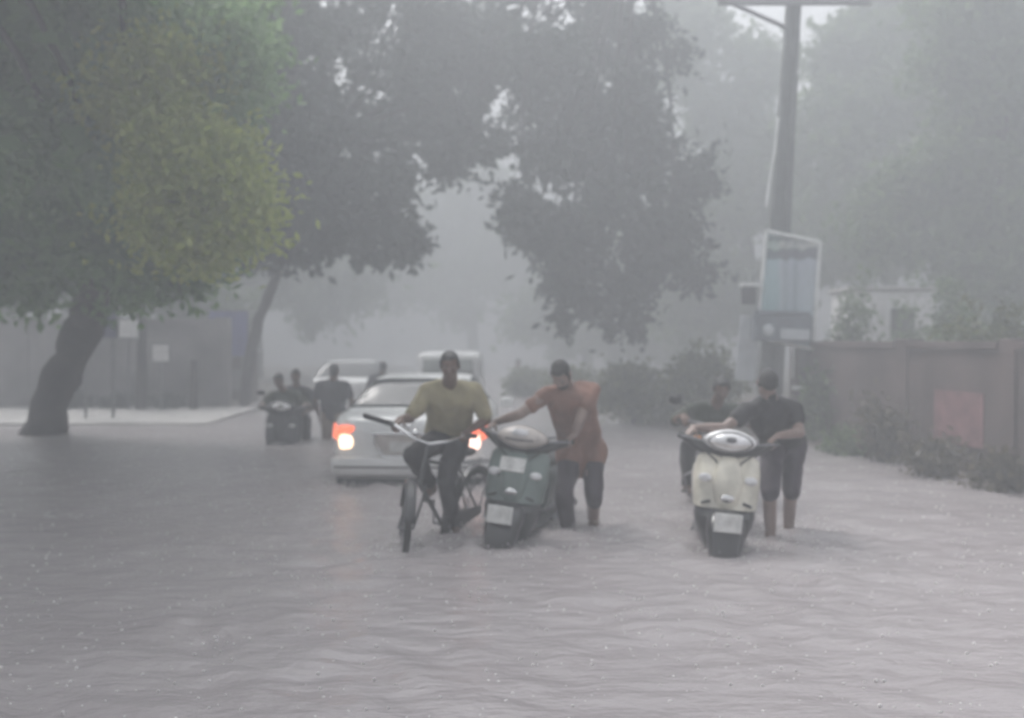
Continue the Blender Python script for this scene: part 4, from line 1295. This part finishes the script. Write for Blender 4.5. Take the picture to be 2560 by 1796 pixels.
def person(label, J, shirt, trousers, base, hem=0.12, sleeve=0.55, leg_hem=(1.0, 1.0), group=None, shirt_name='shirt', seed=1, fine=True, build=1.0, beard=False, hair=True, skin=None, hs=0.93, collar=0.0):
    """J: joints in world space; x right, y away, z up; L/R as seen in the photo"""
    base = V(base)
    G = {k: (V(v_) - base if k in ('head', 'neck', 'sL', 'sR', 'eL', 'eR', 'wL', 'wR', 'pel', 'hL', 'hR', 'kL', 'kR', 'aL', 'aR') else V(v_)) for k, v_ in J.items()}
    f = G['face'].normalized()
    up = G.get('up', V((0, 0, 1)))
    up = (up - f * up.dot(f)).normalized()
    rt = f.cross(up)
    h = G['head']
    b = MB()
    A = (rt * hs, f * hs, up * hs)
    f, up, rt = f * hs, up * hs, rt * hs
    b.ell(h + up * .032 - f * .008, (.076, .094, .088), A)
    b.ell(h - up * .03 + f * .012, (.062, .078, .075), A)
    b.ell(h - up * .082 + f * .042, (.036, .036, .03), A)
    b.cap(h + f * .086 + up * .014, .010, h + f * .108 - up * .022, .0155, 8)
    b.cap(h + f * .083 - up * .052 - rt * .018, .009, h + f * .083 - up * .052 + rt * .018, .009, 8)
    b.cap(h + f * .078 + up * .028 - rt * .035, .011, h + f * .078 + up * .028 + rt * .035, .011, 8)
    for sx in (-1, 1):
        b.ell(h + rt * sx * .078 - f * .01, (.012, .022, .032), A)
        b.cap(h + f * .055 - up * .02 + rt * sx * .04, .026, h + f * .045 - up * .04 + rt * sx * .04, .02, 8)
    nk = G['neck']
    b.cap(nk, .062 * build, h - up * .05 - f * .02, .055 * build)
    lat = (G['sR'] - G['sL']).normalized()
    chest = (G['sL'] + G['sR']) / 2
    pel = G['pel']
    tdir = (pel - nk).normalized()
    ch = chest + tdir * .07
    mid = ch.lerp(pel, .55)
    tor = []
    for t_ in (-1, -.35, .35, 1):
        tor.append((ch + lat * t_ * .098 * build, .092 * build, mid + lat * t_ * .075 * build, .088 * build))
        tor.append((mid + lat * t_ * .075 * build, .088 * build, pel + lat * t_ * .075 * build, .095 * build))
    for q in tor: b.cap(*q)
    for s_ in 'LR':
        b.cap(nk + tdir * .03, .06, G['s' + s_], .058 * build)
        b.cap(G['s' + s_], .056 * build, G['s' + s_].lerp(G['e' + s_], .45), .049 * build)
        b.cap(G['s' + s_].lerp(G['e' + s_], .45), .049 * build, G['e' + s_], .039 * build)
        b.cap(G['e' + s_], .04 * build, G['e' + s_].lerp(G['w' + s_], .35), .040 * build)
        b.cap(G['e' + s_].lerp(G['w' + s_], .35), .040 * build, G['w' + s_], .026)
        d = G.get('d' + s_, (G['w' + s_] - G['e' + s_]))
        hand(b, G['w' + s_], d, G.get('n' + s_, V((0, 0, -1))), -1 if s_ == 'L' else 1)
        hp, kn, an = G['h' + s_], G['k' + s_], G['a' + s_]
        b.cap(pel, .1 * build, hp, .095 * build)
        b.cap(hp, .09 * build, kn, .056 * build)
        calf = kn.lerp(an, .32) + V((0, .018, 0))
        b.cap(kn, .055 * build, calf, .052 * build)
        b.cap(calf, .052 * build, an, .036)
        td = G.get('t' + s_, V((0, -1, 0))).normalized()
        heel = an + V((0, 0, -.045)) - td * .035
        b.cap(an, .036, heel, .032)
        b.cap(heel, .032, an + td * .11 + V((0, 0, -.05)), .034)
        b.cap(an + td * .11 + V((0, 0, -.05)), .034, an + td * .165 + V((0, 0, -.06)), .022)
        b.cap(an, .036, an + td * .1 + V((0, 0, -.045)), .03)
    vox = .0085 if fine else .014
    me = remeshed(b, vox, 3)
    me.name = 'person'
    me.materials.append(skin or M['skin'])
    o = bpy.data.objects.new('person', me)
    COL.objects.link(o)
    o.location = base
    tag(o, label, 'person', group)

    def child(name, mb, m, v2, crease, it=5):
        m2 = remeshed(mb, v2, it, crease, seed)
        m2.name = name
        m2.materials.append(m)
        c = bpy.data.objects.new(name, m2)
        COL.objects.link(c)
        c.parent = o
        return c
    # shirt
    t = MB()
    for p1, r1, p2, r2 in tor: t.cap(p1, r1 + .02, p2, r2 + .022)
    hemc = pel + V((0, 0, -hem))
    for t_ in (-1, 0, 1):
        hw = .08
        t.cap(pel + lat * t_ * hw, .112 * build, hemc + lat * t_ * hw, (.112 if hem > .1 else .1) * build)
    if hem > .15:
        for s_ in 'LR':
            t.cap(G['h' + s_], .116 * build, G['h' + s_].lerp(G['k' + s_], .2), .112 * build)
    for s_ in 'LR':
        sh, el = G['s' + s_], G['e' + s_]
        t.cap(nk + tdir * .03, .072, sh, .074 * build)
        t.cap(sh, .074 * build, sh.lerp(el, sleeve * .5), .068 * build)
        t.cap(sh.lerp(el, sleeve * .5), .068 * build, sh.lerp(el, sleeve), .062 * build)
    t.cap(nk + tdir * .02 - lat * .028, .06, nk + tdir * .02 + lat * .028, .06)
    if collar:
        t.cap(nk, .068, nk.lerp(h, collar), .058)
    child(shirt_name, t, shirt, .013 if fine else .02, .017)
    # trousers
    t = MB()
    for t_ in (-1, 0, 1):
        t.cap(pel + lat * t_ * .075, .108 * build, pel + lat * t_ * .07 + V((0, 0, -.06)), .10 * build)
    for s_, lh in zip('LR', leg_hem):
        hp, kn, an = G['h' + s_], G['k' + s_], G['a' + s_]
        t.cap(pel, .108 * build, hp, .108 * build)
        t.cap(hp, .106 * build, hp.lerp(kn, .6), .085 * build)
        t.cap(hp.lerp(kn, .6), .085 * build, kn, .075 * build)
        if lh > 0:
            e_ = kn.lerp(an, lh * .92)
            t.cap(kn, .075 * build, e_, .066 * build)
    child('trousers', t, trousers, .013 if fine else .02, .015)
    if hair:
        t = MB()
        t.ell(h + up * .05 - f * .022, (.081, .092, .086), A)
        t.ell(h + up * .088 + f * .02, (.062, .066, .034), A)
        t.ell(h - f * .055 - up * .005, (.07, .055, .08), A)
        for sx in (-1, 1):
            t.cap(h + rt * sx * .07 + up * .05 + f * .02, .016, h + rt * sx * .073 - up * .005 + f * .018, .009, 8)
        child('hair', t, M['hair'], .009 if fine else .014, .006, 2)
    if fine:
        for sx in (-1, 1):
            MB().ell(h + f * .079 + up * .008 + rt * sx * .031, (.014, .008, .008), A, 10, 6).build('eye', M['eye'], o)
    if beard:
        t = MB()
        t.ell(h - up * .085 + f * .035, (.052, .05, .045), A)
        t.cap(h - up * .03 + rt * .066, .016, h - up * .09 + f * .05, .03, 8)
        t.cap(h - up * .03 - rt * .066, .016, h - up * .09 + f * .05, .03, 8)
        child('beard', t, M['hair'], .009, .005, 2)
    return o


# cyclist in khaki
Mb = wmat(bk)
gz = -.22
pedL = Mb @ V((-.125, -.01, .47))
pedR = Mb @ V((.125, .05, .13))
person('cyclist in a khaki shirt and dark trousers riding a bicycle toward the camera',
       dict(head=P(1125, 916, 8.32), face=(-.05, -1, -.22), neck=P(1124, 962, 8.47), sL=P(1068, 980, 8.47), sR=P(1186, 979, 8.5),
            eL=P(1026, 1046, 8.4), wL=gL + V((.035, .10, .035)), dL=V((-.28, -.8, -.35)), nL=V((.1, -.3, -1)), eR=P(1217, 1050, 8.52), wR=gR + V((.05, .09, .04)), dR=V((-.5, -.75, -.3)), nR=V((-.1, -.3, -1)),
            pel=P(1122, 1085, 8.77), hL=P(1096, 1100, 8.68), hR=P(1145, 1100, 8.74), kL=P(1030, 1138, 8.33), aL=pedL + V((.02, .09, .10)), kR=P(1113, 1205, 8.40), aR=pedR + V((0, .1, .09)), tL=V((-.3, -1, -.1)), tR=V((-.3, -1, -.25))),
       M['khaki'], M['dark'], at(1120, 8.6, 0), hem=.02, sleeve=.8, leg_hem=(.9, .8), seed=1, hs=.9)
# man in orange pushing the green scooter
Ms = wmat(s_green)
gl1, gr1 = Ms @ V((-.33, -.275, 1.0)), Ms @ V((.33, -.275, 1.0))
person('man in a long orange brown shirt leaning over to push the green scooter',
       dict(head=P(1403, 938, 8.46), face=(-.3, -.8, -.95), neck=P(1420, 972, 8.68), sL=P(1364, 990, 8.52), sR=P(1480, 976, 8.70),
            eL=P(1300, 1036, 8.46), wL=gl1 + V((.06, .06, .055)), dL=V((-.6, -.6, -.5)), nL=V((0, -.3, -1)), eR=P(1446, 1058, 8.50), wR=gr1 + V((.06, .07, .05)), dR=V((-.6, -.65, -.4)), nR=V((0, -.3, -1)),
            pel=P(1453, 1112, 8.98), hL=P(1424, 1122, 8.92), hR=P(1482, 1122, 9.0), kL=P(1412, 1238, 8.72), aL=at(1425, 8.95, -.13), kR=P(1484, 1242, 8.82), aR=at(1483, 9.05, -.13), tL=V((-.15, -1, 0)), tR=V((.1, -1, 0))),
       M['orange'], M['plum'], at(1450, 8.9, 0), hem=.17, sleeve=.5, leg_hem=(.7, .12), seed=2, build=1.03, beard=True, skin=M['skin2'], collar=.3)
# man in black pushing the cream scooter
Ms = wmat(s_cream)
gl2, gr2 = Ms @ V((-.32, -.28, 1.0)), Ms @ V((.32, -.28, 1.0))
person('man in black bent low over the handlebars of the cream scooter',
       dict(head=P(1918, 962, 8.16), face=(-.1, -.4, -1.0), up=V((0, -1, .4)), neck=P(1926, 1002, 8.36), sL=P(1868, 1028, 8.33), sR=P(1982, 1026, 8.42),
            eL=P(1812, 1070, 8.22), wL=gl2 + V((.06, .06, .055)), dL=V((-.5, -.6, -.5)), nL=V((0, -.3, -1)), eR=P(2000, 1082, 8.30), wR=gr2 + V((.06, .06, .055)), dR=V((-.7, -.5, -.4)), nR=V((0, -.3, -1)),
            pel=P(1960, 1106, 8.78), hL=P(1934, 1114, 8.7), hR=P(1984, 1114, 8.78), kL=P(1925, 1232, 8.35), aL=at(1930, 8.45, -.13), kR=P(1978, 1225, 8.62), aR=at(1972, 8.75, -.13), tL=V((-.1, -1, 0)), tR=V((.05, -1, 0))),
       M['dark'], M['plum'], at(1950, 8.6, 0), hem=.03, sleeve=.5, leg_hem=(-1, .05), seed=3, skin=M['skin2'], collar=.55)
# rider on the dark motorcycle
Ms = wmat(moto)
person('hunched rider in dark olive on the motorcycle behind the cream scooter',
       dict(head=Ms @ V((.05, -.12, 1.30)), face=(-.1, -1, -.45), neck=Ms @ V((.02, .0, 1.14)), sL=Ms @ V((-.2, .02, 1.08)), sR=Ms @ V((.21, .02, 1.1)), eL=Ms @ V((-.38, -.1, .98)), wL=Ms @ V((-.31, -.27, 1.05)), eR=Ms @ V((.38, -.1, .98)), wR=Ms @ V((.31, -.27, 1.05)),
            dL=V((0, -1, -.4)), dR=V((0, -1, -.4)), pel=Ms @ V((0, .3, .86)), hL=Ms @ V((-.1, .26, .84)), hR=Ms @ V((.1, .26, .84)), kL=Ms @ V((-.24, -.12, .74)), aL=Ms @ V((-.24, -.1, .38)), kR=Ms @ V((.24, -.12, .74)), aR=Ms @ V((.24, -.1, .38))),
       M['olive'], M['dark'], V((moto.location.x, moto.location.y, 0)), hem=.02, sleeve=.95, seed=4)
# two riders on the far scooter
Ms = wmat(s_far)
person('rider in dark clothes steering the far dark scooter',
       dict(head=Ms @ V((-.13, .08, 1.36)), face=(-.1, -1, -.3), neck=Ms @ V((-.06, .16, 1.2)), sL=Ms @ V((-.24, .16, 1.13)), sR=Ms @ V((.17, .16, 1.13)), eL=Ms @ V((-.36, 0, .98)), wL=Ms @ V((-.32, -.2, 1.04)), eR=Ms @ V((.36, 0, .98)), wR=Ms @ V((.32, -.2, 1.04)),
            dL=V((0, -1, -.4)), dR=V((0, -1, -.4)), pel=Ms @ V((0, .34, .85)), hL=Ms @ V((-.1, .3, .83)), hR=Ms @ V((.1, .3, .83)), kL=Ms @ V((-.2, -.1, .74)), aL=Ms @ V((-.17, -.12, .4)), kR=Ms @ V((.2, -.1, .74)), aR=Ms @ V((.17, -.12, .4))),
       M['olive'], M['dark'], V((s_far.location.x, s_far.location.y, 0)), hem=.02, sleeve=.95, seed=5, fine=False)
person('pillion passenger in dark grey on the far dark scooter',
       dict(head=Ms @ V((.08, .42, 1.42)), face=(.1, -1, -.2), neck=Ms @ V((.09, .5, 1.26)), sL=Ms @ V((-.1, .5, 1.19)), sR=Ms @ V((.29, .5, 1.17)), eL=Ms @ V((-.2, .42, .95)), wL=Ms @ V((-.18, .2, .88)), eR=Ms @ V((.4, .42, .95)), wR=Ms @ V((.26, .2, .88)),
            dL=V((.2, -1, -.2)), dR=V((-.2, -1, -.2)), pel=Ms @ V((.03, .68, .9)), hL=Ms @ V((-.08, .64, .87)), hR=Ms @ V((.12, .64, .87)), kL=Ms @ V((-.26, .28, .76)), aL=Ms @ V((-.26, .36, .4)), kR=Ms @ V((.28, .28, .76)), aR=Ms @ V((.28, .36, .4))),
       M['greycloth'], M['dark'], V((s_far.location.x, s_far.location.y + .6, 0)), hem=.02, sleeve=.95, seed=6, fine=False)


def standing(label, px, Y, z0, hgt, face, shirt, trousers, seed, lean=0.0, hair=True):
    k = hgt / 1.68
    X = (px - CX) / FPX * Y
    g = lambda x, y, z: V((X + x * k, Y + y * k, z0 + z * k))
    fy = -1 if face[1] < 0 else 1
    return person(label, dict(head=g(.02, -lean * .5 * -fy * -1, 1.555), face=face, neck=g(0, lean * .4 * fy, 1.40), sL=g(-.2, lean * .3 * fy, 1.34), sR=g(.2, lean * .3 * fy, 1.34), eL=g(-.29, .02, 1.07), wL=g(-.25, .12 * fy, .86), eR=g(.30, .02, 1.07), wR=g(.27, .12 * fy, .86),
                              dL=V((0, .3 * fy, -1)), dR=V((0, .3 * fy, -1)), nL=V((1, 0, 0)), nR=V((-1, 0, 0)), pel=g(0, 0, .94), hL=g(-.09, 0, .9), hR=g(.09, 0, .9), kL=g(-.1, .03 * fy, .5), aL=g(-.11, -.05, .09), kR=g(.1, -.03, .5), aR=g(.11, .1, .09), tL=V((0, fy, 0)), tR=V((0, fy, 0))),
                  shirt, trousers, V((X, Y, 0)), hem=.1, sleeve=.6, seed=seed, fine=False, build=1.05, hair=hair)


standing('man in dark grey wading away beside the white sedan', 832, 16.6, -.46, 1.62, (0, 1, -.2), M['greycloth'], M['fawn'], 7)
standing('wading man whose dark head shows above the sedan roof', 955, 20.5, -.46, 1.58, (0, 1, -.1), M['greycloth'], M['dark'], 8)
standing('small figure in pale clothes wading far off, right of the white van', 1294, 30, -.46, 1.45, (0, -1, -.1), M['pale_cloth'], M['greycloth'], 9)

# ------------------------------------------------------------------ rain haze
hz = MB().box((0, 54, 7.0), (150, 158, 17.0))
hm = bpy.data.materials.new('rain_haze')
hm.use_nodes = True
t = hm.node_tree
t.nodes.remove(t.nodes['Principled BSDF'])
pv = t.nodes.new('ShaderNodeVolumePrincipled')
pv.inputs['Color'].default_value = (*HAZE_COLOR, 1)
pv.inputs['Density'].default_value = HAZE_DENSITY
pv.inputs['Anisotropy'].default_value = 0.4
t.links.new(pv.outputs[0], t.nodes['Material Output'].inputs['Volume'])
tag(hz.build('haze', hm, smooth=False), kind='stuff')
